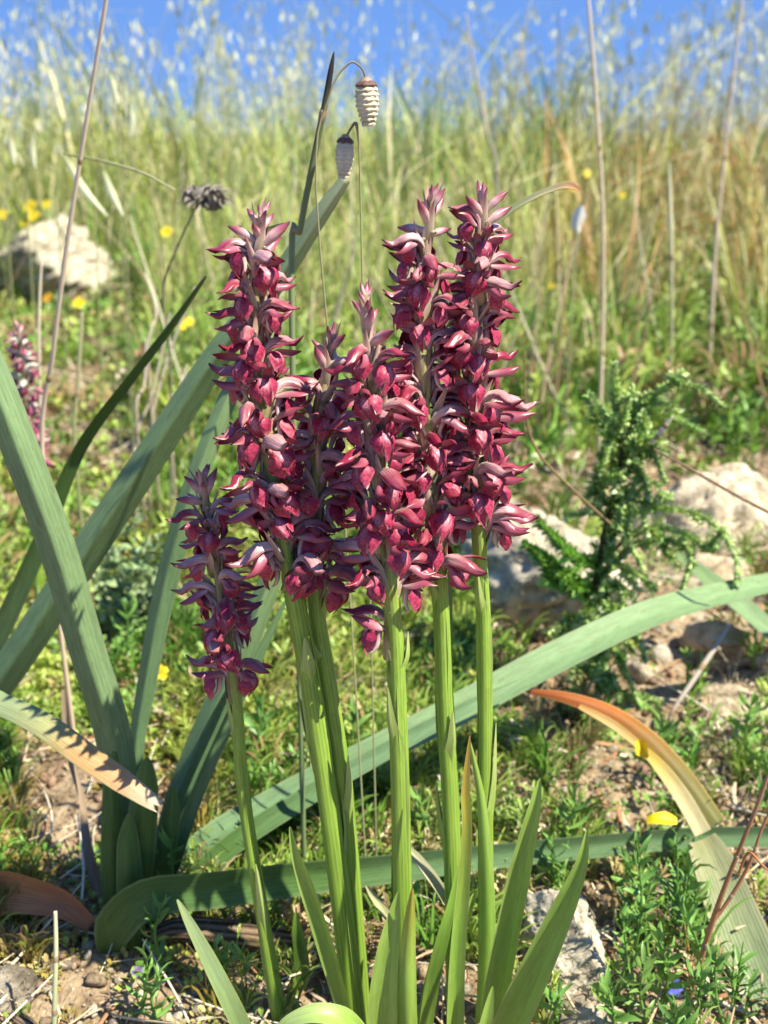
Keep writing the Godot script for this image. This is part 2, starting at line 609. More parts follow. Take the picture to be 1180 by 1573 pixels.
func make_orchids() -> void:
	make_flower_kit()
	orchid("short orchid spike with dark shaded flowers, leaning away from the clump", [[438, 1610, -.300], [405, 1420, -.300], [374, 1220, -.300], [362, 1065, -.300], [346, 960, -.300], [326, 840, -.300], [308, 735, -.300]], 22, 16, 1000, 774, 17, 9, .80, 0.58, 0.4, "flowering orchid stems of the clump", [[1048, -1.2], [1040, 1.3]])
	orchid("tall thick-stemmed orchid spike rising right over the short dark one", [[552, 1620, -.290], [517, 1330, -.290], [484, 1100, -.290], [457, 940, -.290], [430, 800, -.290], [404, 640, -.290], [392, 500, -.290], [396, 400, -.290], [401, 330, -.290]], 33, 27, 900, 379, 39, 8, .86, 0.68, 2.0)
	orchid("lower orchid spike on the slim stem pressed against the thick one", [[560, 1618, -.295], [531, 1250, -.295], [504, 1050, -.295], [487, 940, -.296], [482, 800, -.298], [492, 650, -.299], [503, 560, -.300], [508, 520, -.300]], 28, 22, 900, 574, 23, 7, .84, 0.66, 0.9)
	orchid("middle orchid spike, ending below its neighbours in pale striped buds", [[622, 1620, -.282], [616, 1300, -.282], [610, 1080, -.282], [605, 960, -.282], [592, 830, -.282], [577, 690, -.283], [568, 560, -.284], [560, 450, -.285]], 30, 26, 900, 534, 28, 10, .82, 0.62, 3.3, "flowering orchid stems of the clump", [[975, -1.25], [905, 1.1]])
	orchid("tall orchid spike behind the middle one, a single bud leaning out of its crown", [[700, 1620, -.294], [694, 1300, -.294], [683, 1080, -.294], [676, 900, -.294], [662, 740, -.294], [650, 560, -.294], [652, 420, -.295], [664, 300, -.296]], 28, 22, 880, 364, 38, 9, .84, 0.64, 4.6)
	orchid("slender tall orchid spike beside the spiky shrub, its hoods bright in the sun", [[747, 1600, -.300], [745, 1250, -.300], [744, 1000, -.300], [738, 860, -.300], [730, 700, -.300], [726, 560, -.300], [736, 420, -.301], [744, 300, -.302]], 24, 21, 800, 344, 34, 8, .84, 0.62, 1.3, "flowering orchid stems of the clump", [[815, 1.4], [750, 1.5], [640, 1.5]])
	faded = true
	orchid("paler pink orchid spike half hidden by the big strap leaf, beside the tan straw", [[62, 985, -.62], [52, 720, -.62], [40, 620, -.62], [28, 500, -.62]], 13, 11, 735, 519, 32, 8, .80, 0.52, 0.2, "")

func leaf_thing(n: String, label: String, category: String, rows: Array, hint: Variant, cols: Array, m: Material, keel := 0.35, th := 0.0, edge: Variant = null, rib := false, twist := 0.0, ragged := 0.0, across := 6, nrows := 22, group := "") -> Node3D:
	var tr := trace(rows)
	var foot: Vector3 = tr[0][0]
	var ctrl := []
	for p in tr[0]:
		ctrl.append(p - foot)
	if n == "orchid_leaf":
		for k in tr[1].size():
			tr[1][k] *= 0.78
	var g := Geo.new()
	blade(g, ctrl, hint, tr[1], cols, keel, th, nrows, across, edge, twist, ragged)
	if not rib:
		var one := put(n, g.mesh(), m, self, foot)
		tag(one, label, category, group)
		return one
	var o := thing(n, label, category, foot, group)
	put("blade", g.mesh(), m, o)
	return o

func make_orchid_leaves() -> void:
	var lo := Color(0.24, 0.39, 0.06)
	var mi := Color(0.25, 0.45, 0.075)
	var hi := Color(0.32, 0.51, 0.10)
	var ed := Color(0.36, 0.46, 0.16)
	var C := "leaf"
	var gr := "basal leaves of the orchid clump"
	leaf_thing("orchid_leaf", "upright pointed green leaf between the slender stem and the hooked leaf", C, [[752, 1600, -.283, 44], [772, 1480, -.279, 50], [800, 1340, -.276, 44], [820, 1250, -.275, 28], [830, 1196, -.276, 4]], Vector3(-.35, .3, 1), [lo, mi, hi, hi], M.orchid_leaf, .55, 0.0, ed, false, 0.0, 0.0, 6, 22, gr)
	leaf_thing("orchid_leaf", "widest basal leaf, leaning out with a thin hooked tip", C, [[755, 1640, -.268, 62], [805, 1530, -.262, 66], [860, 1410, -.258, 50], [893, 1330, -.257, 26], [902, 1275, -.258, 3]], Vector3(-.4, .4, 1), [lo, mi, mi, hi], M.orchid_leaf, .5, 0.0, ed, false, 0.0, 0.0, 6, 22, gr)
	leaf_thing("orchid_leaf", "narrow leaf with a browned spotted tip in front of the clump", C, [[696, 1620, -.272, 38], [700, 1480, -.269, 34], [710, 1360, -.268, 28], [716, 1270, -.268, 22], [714, 1210, -.269, 18], [722, 1130, -.270, 3]], Vector3(.3, .2, 1), [lo, mi, Color(0.24, 0.33, 0.06), Color(0.34, 0.30, 0.05), Color(0.36, 0.22, 0.05)], M.orchid_leaf, .5, 0.0, ed, false, 0.0, 0.0, 6, 22, gr)
	leaf_thing("orchid_leaf", "short blunt leaf hugging the thick double stem", C, [[532, 1560, -.284, 30], [505, 1460, -.283, 38], [473, 1360, -.282, 34], [455, 1310, -.281, 20], [446, 1270, -.281, 4]], Vector3(-.3, .25, 1), [lo, mi, hi, hi], M.orchid_leaf, .5, 0.0, ed, false, 0.0, 0.0, 6, 22, gr)
	leaf_thing("orchid_leaf", "long green leaf clasping the slender stem up to its middle", C, [[742, 1620, -.294, 34], [750, 1450, -.294, 34], [748, 1330, -.293, 28], [740, 1230, -.293, 18], [722, 1140, -.291, 4]], Vector3(.1, .2, 1), [lo, mi, hi, hi], M.orchid_leaf, -.5, 0.0, ed, false, 0.0, 0.0, 6, 22, gr)
	leaf_thing("orchid_leaf", "broad pale leaf at the foot of the middle stem", C, [[592, 1640, -.274, 52], [590, 1540, -.272, 58], [597, 1460, -.272, 44], [607, 1400, -.273, 22], [612, 1370, -.273, 3]], Vector3(-.2, .25, 1), [lo, hi, hi, hi], M.orchid_leaf, .4, 0.0, ed, false, 0.0, 0.0, 6, 22, gr)
	leaf_thing("orchid_leaf", "dark leaf leaning between the middle and the tall stem", C, [[640, 1620, -.277, 46], [655, 1520, -.276, 46], [675, 1440, -.276, 38], [692, 1380, -.277, 20], [703, 1330, -.278, 3]], Vector3(.6, .1, .8), [lo, Color(0.12, 0.23, 0.04), mi, mi], M.orchid_leaf, .5, 0.0, null, false, 0.0, 0.0, 6, 22, gr)
	leaf_thing("orchid_leaf", "yellow-tipped spathe at the foot of the middle stem", C, [[628, 1600, -.270, 40], [626, 1500, -.269, 38], [630, 1420, -.269, 24], [634, 1365, -.269, 3]], Vector3(.1, .2, 1), [lo, hi, Color(0.34, 0.42, 0.07), Color(0.42, 0.32, 0.06)], M.orchid_leaf, -.6, 0.0, null, false, 0.0, 0.0, 6, 22, gr)
	leaf_thing("orchid_leaf", "small dark green leaf standing apart behind the short stem", C, [[462, 1520, -.315, 18], [464, 1470, -.315, 32], [458, 1430, -.314, 24], [455, 1400, -.314, 4]], Vector3(-.2, .2, 1), [Color(0.10, 0.19, 0.04), Color(0.12, 0.23, 0.04), mi], M.orchid_leaf, .3, 0.0, null, false, 0.0, 0.0, 6, 22, gr)
	leaf_thing("orchid_leaf", "sunlit leaf arching low across the very front of the clump", C, [[565, 1600, -.258, 30], [530, 1568, -.256, 46], [485, 1558, -.255, 40], [440, 1572, -.254, 24], [415, 1598, -.254, 5]], Vector3(0, 1, .4), [lo, hi, Color(0.30, 0.40, 0.16), hi], M.orchid_leaf, .3, 0.0, ed, false, 0.0, 0.0, 6, 22, gr)
	leaf_thing("orchid_leaf", "grey-green channelled leaf lying below the short orchid stem", C, [[388, 1625, -.280, 46], [352, 1545, -.278, 42], [318, 1475, -.281, 34], [288, 1415, -.285, 20], [272, 1382, -.288, 4]], Vector3(.5, .7, .5), [Color(0.18, 0.28, 0.10), Color(0.22, 0.32, 0.15), Color(0.24, 0.33, 0.17), Color(0.24, 0.30, 0.13)], M.orchid_leaf, .5, 0.0, ed, false, 0.0, 0.0, 6, 22, gr)
	leaf_thing("orchid_leaf", "leaf tip poking up at the lower edge right of the tall stem", C, [[742, 1620, -.255, 34], [745, 1580, -.254, 30], [752, 1540, -.254, 18], [757, 1515, -.254, 3]], Vector3(.1, .3, 1), [lo, hi, hi], M.orchid_leaf, .4, 0.0, ed, false, 0.0, 0.0, 6, 22, gr)
	leaf_thing("orchid_leaf", "bleached withered sheath slanting between the middle and tall stems", C, [[690, 1390, -.300, 18], [665, 1350, -.302, 24], [640, 1318, -.304, 20], [626, 1300, -.305, 6]], Vector3(.3, .5, .8), [Color(0.45, 0.44, 0.26), Color(0.55, 0.54, 0.38), Color(0.5, 0.5, 0.32)], M.dead_leaf, .3, 0.0, null, false, 0.0, 0.0, 6, 22, gr)
	leaf_thing("orchid_leaf", "pale dry leaf tip bent low behind the middle stem", C, [[606, 1425, -.310, 14], [590, 1400, -.312, 18], [572, 1375, -.315, 14], [562, 1360, -.316, 3]], Vector3(.3, .6, .8), [Color(0.36, 0.38, 0.2), Color(0.45, 0.46, 0.28)], M.dead_leaf, .3, 0.0, null, false, 0.0, 0.0, 6, 22, gr)

# ---------- the grey-green bulb plant ----------
func make_strap_plant() -> void:
	var root := thing("strap_leaved_plant", "large bulb plant with wide grey-green strap leaves fanning out behind the orchids", "plant", on_ground(200, 1430))
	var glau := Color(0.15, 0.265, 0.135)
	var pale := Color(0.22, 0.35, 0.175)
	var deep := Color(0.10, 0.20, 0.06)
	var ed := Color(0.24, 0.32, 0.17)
	var add := func(rows: Array, hint: Variant, cols: Array, keel: float, th: float, lab: String, twist: float, ragged: float) -> void:
		var tr := trace(rows)
		var ctrl := []
		for k in tr[0].size():
			ctrl.append(tr[0][k] - root.position)
			tr[1][k] *= 0.75
		var g := Geo.new()
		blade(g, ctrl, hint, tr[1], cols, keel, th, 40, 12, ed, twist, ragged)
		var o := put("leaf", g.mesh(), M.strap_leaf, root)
		if lab != "":
			o.set_meta("label", lab)
	# broad leaf in front, up and out past the edge
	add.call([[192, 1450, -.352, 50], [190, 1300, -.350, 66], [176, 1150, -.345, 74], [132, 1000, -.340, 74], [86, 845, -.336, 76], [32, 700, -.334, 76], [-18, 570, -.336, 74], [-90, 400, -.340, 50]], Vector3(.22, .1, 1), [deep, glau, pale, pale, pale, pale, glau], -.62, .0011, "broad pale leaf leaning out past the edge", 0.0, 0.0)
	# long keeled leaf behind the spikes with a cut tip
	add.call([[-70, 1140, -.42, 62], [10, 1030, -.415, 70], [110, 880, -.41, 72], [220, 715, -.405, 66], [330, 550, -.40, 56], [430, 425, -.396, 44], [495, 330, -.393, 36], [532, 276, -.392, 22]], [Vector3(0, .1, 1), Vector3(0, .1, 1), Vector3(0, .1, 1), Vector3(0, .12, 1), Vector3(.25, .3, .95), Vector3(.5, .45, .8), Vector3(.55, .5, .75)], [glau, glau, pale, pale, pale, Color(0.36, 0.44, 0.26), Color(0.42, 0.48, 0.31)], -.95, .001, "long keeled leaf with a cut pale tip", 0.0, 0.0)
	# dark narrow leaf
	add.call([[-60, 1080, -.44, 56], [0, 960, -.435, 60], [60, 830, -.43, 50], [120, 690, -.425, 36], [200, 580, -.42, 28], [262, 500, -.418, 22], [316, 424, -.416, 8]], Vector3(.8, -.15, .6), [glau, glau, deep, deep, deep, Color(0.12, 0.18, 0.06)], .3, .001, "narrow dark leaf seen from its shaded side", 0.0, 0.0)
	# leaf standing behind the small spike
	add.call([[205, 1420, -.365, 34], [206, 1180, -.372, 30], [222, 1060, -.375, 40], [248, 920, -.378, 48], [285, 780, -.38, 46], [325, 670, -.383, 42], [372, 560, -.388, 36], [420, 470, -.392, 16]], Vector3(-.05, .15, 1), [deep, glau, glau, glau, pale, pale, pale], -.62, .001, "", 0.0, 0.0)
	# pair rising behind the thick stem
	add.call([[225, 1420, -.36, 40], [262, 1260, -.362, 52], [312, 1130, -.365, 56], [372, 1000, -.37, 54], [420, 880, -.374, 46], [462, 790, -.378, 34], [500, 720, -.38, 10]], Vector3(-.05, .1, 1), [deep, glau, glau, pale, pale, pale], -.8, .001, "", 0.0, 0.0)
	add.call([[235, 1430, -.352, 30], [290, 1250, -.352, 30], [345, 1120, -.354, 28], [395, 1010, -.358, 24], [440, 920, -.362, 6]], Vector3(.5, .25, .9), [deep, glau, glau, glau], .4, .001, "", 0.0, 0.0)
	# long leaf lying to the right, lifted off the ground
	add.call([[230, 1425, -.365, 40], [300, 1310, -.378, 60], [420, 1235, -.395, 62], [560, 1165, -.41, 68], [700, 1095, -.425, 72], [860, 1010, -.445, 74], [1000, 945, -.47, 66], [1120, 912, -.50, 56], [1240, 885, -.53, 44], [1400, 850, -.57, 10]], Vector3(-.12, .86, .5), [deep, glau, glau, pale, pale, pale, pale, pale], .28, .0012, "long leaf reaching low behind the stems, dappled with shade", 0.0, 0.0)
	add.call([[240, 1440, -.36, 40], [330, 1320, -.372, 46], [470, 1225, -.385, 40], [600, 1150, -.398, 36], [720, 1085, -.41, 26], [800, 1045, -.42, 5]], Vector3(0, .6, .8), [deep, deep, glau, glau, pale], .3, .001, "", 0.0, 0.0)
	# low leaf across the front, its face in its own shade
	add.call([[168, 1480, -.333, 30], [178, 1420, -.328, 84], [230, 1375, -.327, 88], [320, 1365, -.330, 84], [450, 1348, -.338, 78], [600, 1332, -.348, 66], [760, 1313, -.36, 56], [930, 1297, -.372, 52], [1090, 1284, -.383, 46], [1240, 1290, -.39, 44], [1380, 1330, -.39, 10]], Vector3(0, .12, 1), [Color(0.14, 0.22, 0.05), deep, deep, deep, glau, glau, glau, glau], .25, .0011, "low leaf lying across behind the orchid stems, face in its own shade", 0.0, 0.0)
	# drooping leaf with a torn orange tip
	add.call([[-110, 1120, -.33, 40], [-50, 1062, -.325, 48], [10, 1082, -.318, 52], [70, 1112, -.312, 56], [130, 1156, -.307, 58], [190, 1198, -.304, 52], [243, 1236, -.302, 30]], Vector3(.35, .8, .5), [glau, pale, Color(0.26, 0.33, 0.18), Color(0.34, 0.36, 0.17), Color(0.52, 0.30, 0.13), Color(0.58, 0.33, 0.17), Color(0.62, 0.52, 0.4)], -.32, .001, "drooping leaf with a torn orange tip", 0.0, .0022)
	# sheaths at the base
	for s in [[188, 1470, 210, 1330, 222, 1215, 70, .338], [176, 1470, 172, 1340, 172, 1205, 52, .345], [220, 1470, 246, 1350, 262, 1260, 48, .346], [205, 1480, 200, 1390, 196, 1300, 60, .333]]:
		add.call([[s[0], s[1], -s[7], s[6] * .6], [s[2], s[3], -s[7], s[6] * 1.0], [s[4], s[5], -s[7], s[6] * .75], [s[4] + 4, s[5] - 50, -s[7], 8]], Vector3(.1, .15, 1), [Color(0.22, 0.27, 0.07), Color(0.13, 0.22, 0.05), deep, deep], -.5, .001, "", 0.0, 0.0)
	# another bulb plant's leaves beyond the shrub, old and withered
	leaf_thing("fallen_strap_leaf", "pale striped strap leaf hanging down beside the bent orange grass stalks", "leaf", [[1078, 1290, -.375, 44], [1102, 1340, -.36, 66], [1140, 1440, -.335, 82], [1182, 1540, -.31, 84], [1225, 1640, -.29, 70]], Vector3(-.3, .75, .6), [Color(0.40, 0.40, 0.20), Color(0.36, 0.40, 0.22), Color(0.26, 0.35, 0.20), Color(0.18, 0.29, 0.15)], M.dead_leaf, .2, .001, Color(0.5, 0.48, 0.3))
	leaf_thing("fallen_strap_leaf", "arched dead strap leaf, orange at its bend and olive towards its foot", "leaf", [[815, 1062, -.43, 8], [870, 1070, -.425, 20], [940, 1094, -.42, 30], [1000, 1135, -.41, 38], [1052, 1190, -.40, 40], [1105, 1262, -.385, 32]], Vector3(.25, .7, .65), [Color(0.26, 0.07, 0.02), Color(0.36, 0.10, 0.02), Color(0.40, 0.13, 0.02), Color(0.28, 0.15, 0.03), Color(0.19, 0.16, 0.04), Color(0.15, 0.16, 0.04)], M.dead_leaf, -.45, .0008, Color(0.5, 0.33, 0.12))
	leaf_thing("fallen_strap_leaf", "narrow straw-yellow dead leaf crossing under the orange one", "leaf", [[890, 1085, -.405, 8], [940, 1112, -.40, 14], [985, 1148, -.395, 12], [1020, 1185, -.388, 22], [1052, 1230, -.38, 26], [1080, 1280, -.37, 27]], Vector3(-.2, .7, .7), [Color(0.55, 0.30, 0.10), Color(0.60, 0.40, 0.16), Color(0.66, 0.48, 0.10), Color(0.66, 0.56, 0.28), Color(0.62, 0.56, 0.34)], M.dead_leaf, .2, .0007, null)
	leaf_thing("fallen_strap_leaf", "short green strap leaf slanting over the tan rocks behind the long one", "leaf", [[1040, 850, -.62, 16], [1080, 885, -.60, 34], [1135, 930, -.58, 40], [1200, 985, -.56, 40], [1260, 1030, -.55, 20]], Vector3(.2, .8, .5), [Color(0.16, 0.25, 0.1), pale, glau], M.strap_leaf, .3, .001, ed)
	leaf_thing("fallen_strap_leaf", "curled rust-brown dead leaf lying in the lower corner by the bulb plant", "leaf", [[-60, 1385, -.36, 50], [0, 1370, -.35, 70], [50, 1375, -.342, 54], [100, 1390, -.338, 40], [140, 1420, -.335, 18]], Vector3(.1, .5, .8), [Color(0.52, 0.19, 0.06), Color(0.62, 0.25, 0.09), Color(0.50, 0.19, 0.08), Color(0.42, 0.18, 0.09)], M.dead_leaf, .5, .0008, null)
	leaf_thing("fallen_strap_leaf", "twisted grey-brown dead leaf dangling beside the bulb plant", "leaf", [[98, 1060, -.40, 8], [108, 1150, -.395, 14], [128, 1230, -.385, 18], [138, 1300, -.372, 20], [150, 1370, -.36, 16], [168, 1440, -.345, 10]], Vector3(.3, .2, .9), [Color(0.36, 0.28, 0.2), Color(0.40, 0.30, 0.22), Color(0.26, 0.18, 0.12), Color(0.22, 0.15, 0.1)], M.dead_leaf, .6, .0008, null, false, 4.0)

# ---------- the spiky little shrub ----------
func make_shrub() -> void:
	var foot := on_ground(885, 1130)
	var root := thing("scaly_shrub", "little spiky shrub with wand branches clad in tiny glossy green scale leaves", "shrub", foot)
	var g := Geo.new()
	var lf := shrub_leaf(0.0050, 0.0014, Color(1, 1, 1), 0.5, 0.3)
	var main := [foot, on_z(898, 1010, -.545), on_z(922, 860, -.535), on_z(948, 740, -.53), on_z(968, 660, -.53), on_z(985, 625, -.53)]
	var loc := []
	for p in main:
		loc.append(p - foot)
	tube(g, loc, [.0032, .0026, .0022, .0019, .0015, .001], [Color(0.16, 0.11, 0.06), Color(0.2, 0.15, 0.08), Color(0.26, 0.24, 0.1)], 24, 7, 0.1)
	put("trunk", g.mesh(), M.bark, root)
	var tw := []
	var tt := []
	var ts := spline(loc, 60)
	for i in 240:
		var q := 14 + (rng.randi() % 46)
		var ax2 := (ts[q] - ts[q - 1]).normalized()
		var a := R(0, TAU)
		tw.append(turned(ts[q] + Vector3(cos(a), 0, sin(a)) * R(.001, .004), (ax2 * .7 + Vector3(cos(a), R(-.2, .6), sin(a))).normalized(), R(0, 6), Vector3.ONE * R(.7, 1.3)))
		tt.append(Color(0.14, 0.30, 0.07).lerp(Color(0.40, 0.50, 0.16), rng.randf()) * R(.8, 1.5))
	scatter("foliage", lf, M.glossy_green, tw, tt, "", root)
	var branches := [
		[[955, 700, -.53], [948, 640, -.525], [946, 600, -.522], [944, 562, -.522]],
		[[960, 690, -.53], [930, 655, -.525], [915, 632, -.522], [907, 612, -.52]],
		[[968, 650, -.53], [990, 618, -.525], [1030, 592, -.52], [1075, 596, -.515], [1108, 622, -.51]],
		[[966, 660, -.53], [1000, 632, -.53], [1040, 645, -.528], [1080, 665, -.525]],
		[[950, 735, -.53], [985, 690, -.52], [1005, 700, -.515], [1020, 735, -.51]],
		[[948, 745, -.53], [975, 720, -.522], [992, 742, -.518], [995, 765, -.515]],
		[[955, 720, -.53], [975, 680, -.52], [990, 660, -.515], [988, 640, -.512]],
		[[925, 850, -.535], [970, 790, -.525], [1030, 782, -.518], [1090, 800, -.512], [1128, 850, -.508], [1132, 892, -.505]],
		[[925, 860, -.535], [985, 815, -.522], [1050, 818, -.516], [1085, 840, -.51], [1110, 815, -.505]],
		[[915, 900, -.538], [970, 840, -.525], [1020, 830, -.52], [1060, 850, -.51], [1050, 900, -.505]],
		[[935, 800, -.533], [905, 770, -.525], [918, 740, -.522]],
		[[915, 900, -.538], [940, 870, -.525], [975, 880, -.518], [1005, 905, -.512]],
		[[905, 950, -.54], [945, 900, -.525], [955, 930, -.515], [940, 985, -.507]],
		[[905, 960, -.54], [920, 920, -.525], [915, 960, -.512], [905, 1000, -.506]],
		[[905, 970, -.54], [880, 950, -.53], [862, 980, -.52], [838, 1010, -.515]],
		[[900, 1000, -.54], [935, 990, -.52], [958, 1030, -.51], [985, 1085, -.50]],
		[[900, 1020, -.54], [925, 1010, -.515], [930, 1060, -.505], [940, 1110, -.495]],
		[[895, 1050, -.54], [890, 1060, -.52], [900, 1120, -.50], [925, 1200, -.485]],
		[[895, 1040, -.54], [945, 1060, -.515], [1000, 1090, -.50], [1030, 1130, -.49]],
		[[890, 1080, -.54], [860, 1080, -.52], [845, 1140, -.50], [850, 1210, -.485]],
		[[890, 1090, -.54], [920, 1110, -.51], [950, 1170, -.49], [945, 1230, -.478]],
		[[895, 1030, -.54], [930, 1040, -.52], [975, 1140, -.50]],
		[[920, 870, -.536], [890, 860, -.52], [860, 835, -.515], [826, 800, -.512]],
		[[915, 910, -.538], [880, 890, -.525], [845, 862, -.518], [808, 838, -.515]],
		[[912, 920, -.538], [875, 905, -.525], [850, 890, -.52], [825, 850, -.516]],
		[[940, 780, -.532], [960, 760, -.522], [970, 790, -.515], [960, 830, -.512]],
		[[940, 780, -.532], [915, 750, -.522], [925, 710, -.515], [930, 690, -.512]],
		[[950, 730, -.53], [985, 700, -.518], [975, 680, -.512], [1000, 670, -.508]],
		[[955, 710, -.53], [935, 680, -.518], [955, 650, -.512], [965, 610, -.51]],
		[[935, 800, -.533], [975, 770, -.52], [1000, 775, -.512], [1015, 760, -.508]],
		[[905, 980, -.54], [930, 960, -.515], [975, 975, -.505], [990, 1010, -.5]],
		[[905, 960, -.54], [885, 985, -.52], [890, 1040, -.508], [875, 1085, -.5]],
		[[900, 1000, -.54], [925, 1000, -.512], [915, 1040, -.504], [935, 1065, -.498]],
		[[910, 930, -.54], [940, 930, -.512], [930, 965, -.506], [955, 985, -.502]],
		[[930, 830, -.534], [950, 800, -.522], [965, 830, -.514], [985, 870, -.51]],
	]
	for k in branches.size():
		var row: Array = branches[k]
		var ctrl := []
		for q in row:
			ctrl.append(on_z(q[0], q[1], q[2]) - foot)
		var sp := spline(ctrl, 24)
		var bright := k >= 22 and k <= 24
		var gb := Geo.new()
		tube(gb, ctrl, [.0011, .0008, .0005], [Color(0.24, 0.2, 0.09), Color(0.2, 0.26, 0.09)], 14, 5)
		var runs := [sp]
		for t in [.30, .52]:       # short side twigs
			var q := int(t * 24)
			var ax := (sp[q + 1] - sp[q]).normalized()
			var side := ax.cross(Vector3(0.2, 0.3, 0.9)).normalized().rotated(ax, R(0, TAU))
			var L := R(.005, .012)
			var tw2 := [sp[q], sp[q] + (ax * .5 + side) * L * .5, sp[q] + (ax * .9 + side) * L + Vector3(0, -.002, 0)]
			tube(gb, tw2, [.0006, .0004], [Color(0.2, 0.26, 0.09)], 4, 4)
			runs.append(spline(tw2, 24))
		var b := put("branch", gb.mesh(), M.bark, root)
		var where := []
		var tint := []
		for run in runs:
			var len := 0.0
			for i in 24:
				len += run[i].distance_to(run[i + 1])
			var n := int(len / 0.00040)
			for i in n:
				var t := (i + 0.5) / n
				if t < 0.12 and run == sp and rng.randf() < 0.6:
					continue
				var s := t * 24.0
				var q := mini(int(s), 23)
				var ax: Vector3 = (run[q + 1] - run[q]).normalized()
				var yaw := i * 2.1 + R(-0.4, 0.4)
				var side: Vector3 = ax.cross(Vector3(0.2, 0.3, 0.9)).normalized().rotated(ax, yaw)
				var dir := (ax * R(0.45, 0.95) + side * R(0.5, 0.9)).normalized()
				var sc := R(0.75, 1.25) * (1.25 if bright else 1.0) * lerpf(1.05, 0.75, t)
				var yb := dir
				var zb := (ax * -0.6 + side).slide(yb).normalized() * -1.0
				var bs := Basis(yb.cross(zb), yb, zb).scaled_local(Vector3.ONE * sc)
				where.append(Transform3D(bs, run[q].lerp(run[q + 1], s - q) + side * 0.0006))
				var c := Color(0.19, 0.37, 0.09).lerp(Color(0.48, 0.58, 0.24), rng.randf())
				if rng.randf() < .12:
					c = Color(.50, .58, .38)
				if bright:
					c = Color(0.22, 0.42, 0.08)
				tint.append(c * R(0.85, 1.6))
		scatter("foliage", lf, M.glossy_green, where, tint, "", b)

# ---------- stems, straws, seed heads ----------
func straw(label: String, rows: Array, col: Array, n := "grass_straw", group := "", leafy := []) -> Node3D:
	var tr := trace(rows)
	var low: Vector3 = tr[0][0]
	var gy := ground_y(low.x, low.z)
	if low.y - gy > .008 and not label.contains("shrub") and absf((tr[0][1] as Vector3).y - low.y) > .012:
		tr[0].push_front(Vector3(low.x + R(-.004, .004), gy - .003, low.z - .004))    # it stands on the ground
		tr[1].push_front(tr[1][0])
	var foot: Vector3 = tr[0][0]
	var ctrl := []
	for p in tr[0]:
		ctrl.append(p - foot)
	var o := thing(n, label, "grass stalk", foot, group)
	var g := Geo.new()
	for k in tr[1].size():
		tr[1][k] *= 0.74
	tube(g, ctrl, tr[1], col, 28, 6)
	put("stalk", g.mesh(), M.straw, o)
	var sp := spline(ctrl, 28)
	for t in [0.3, 0.62]:                  # joints of the stalk
		g = Geo.new()
		var q := int(t * 28)
		var r: float = lerp_in(tr[1], t)
		var d := (sp[q + 1] - sp[q]).normalized()
		tube(g, [sp[q] - d * r * 1.6, sp[q], sp[q] + d * r * 1.6], [r * 0.98, r * 1.16, r * 0.98], [Color(0.34, 0.24, 0.15)], 4, 6)
		put("node_joint", g.mesh(), M.straw, o)
	for l in leafy:
		var lt := trace(l)
		var lc := []
		for p in lt[0]:
			lc.append(p - foot)
		g = Geo.new()
		blade(g, lc, Vector3(.2, .3, 1), lt[1], col, .4, 0.0, 14, 2)
		put("leaf", g.mesh(), M.straw, o)
	return o

func oat_spikelet(kind: int) -> ArrayMesh:      # hangs along -Y from its pedicel, about 24 mm
	var g := Geo.new()
	var open := 0.0022 + kind * 0.0012
	for s in [-1.0, 1.0]:
		blade(g, [Vector3(0, 0, 0), Vector3(s * open * .7, -.006, 0), Vector3(s * open, -.014, 0), Vector3(s * open * 1.5, -.025, 0)], Vector3(s * .6, 0, 1), [.0006, .0021, .0018, .0002], [Color(.52, .56, .34), Color(.66, .68, .46), Color(.74, .72, .55), Color(.76, .70, .52)], -.6, 0.0, 7, 4)
	blade(g, [Vector3(0, -.002, .0004), Vector3(0, -.010, .001), Vector3(0, -.020, .0004)], Vector3.BACK, [.0008, .0016, .0002], [Color(.40, .46, .2), Color(.5, .5, .26)], -.6, 0.0, 5, 2)
	tube(g, [Vector3(0, -.012, .001), Vector3(.001, -.024, .003), Vector3(.004, -.036, .006)], [.00028, .0002, .0001], [Color(.4, .26, .14)], 5, 3)
	return g.mesh()

var oats := []

func oat_shape(h: float, lean: Vector3, n: int) -> Array:     # [stem mesh, pedicel meshes + spikelet transforms, leaf meshes]
	var bend := [Vector3.ZERO, Vector3(lean.x * .12, h * .35, lean.z * .12), Vector3(lean.x * .42, h * .7, lean.z * .42), Vector3(lean.x, h, lean.z)]
	var g := Geo.new()
	tube(g, bend, [.0011, .0009, .0007, .0003], [Color(.30, .34, .14), Color(.46, .46, .24), Color(.58, .54, .34)], 14, 4)
	var sp := spline(bend, 20)
	var drops := []
	for k in n:
		var t := lerpf(0.62, 1.0, float(k) / (n - 1))
		var q := mini(int(t * 20), 19)
		var a := R(0, TAU)
		var reach := R(.015, .055) * (1.2 - t * .5)
		var from := sp[q]
		var mid := from + Vector3(cos(a) * reach * .6, R(.006, .02), sin(a) * reach * .6)
		var to := from + Vector3(cos(a) * reach, R(-.022, .0), sin(a) * reach)
		drops.append([from, mid, to])
	var leaves := []
	for k in 2:
		var a := R(0, TAU)
		var y := h * R(.15, .5)
		var L := R(.08, .16)
		var c := Vector3(cos(a), 0, sin(a))
		leaves.append([Vector3(lean.x * .1, y, lean.z * .1), Vector3(lean.x * .1, y + L * .5, lean.z * .1) + c * L * .25, Vector3(lean.x * .1, y + L * .62, lean.z * .1) + c * L * .6, Vector3(lean.x * .1, y + L * .4, lean.z * .1) + c * L])
	return [g.mesh(), drops, leaves]

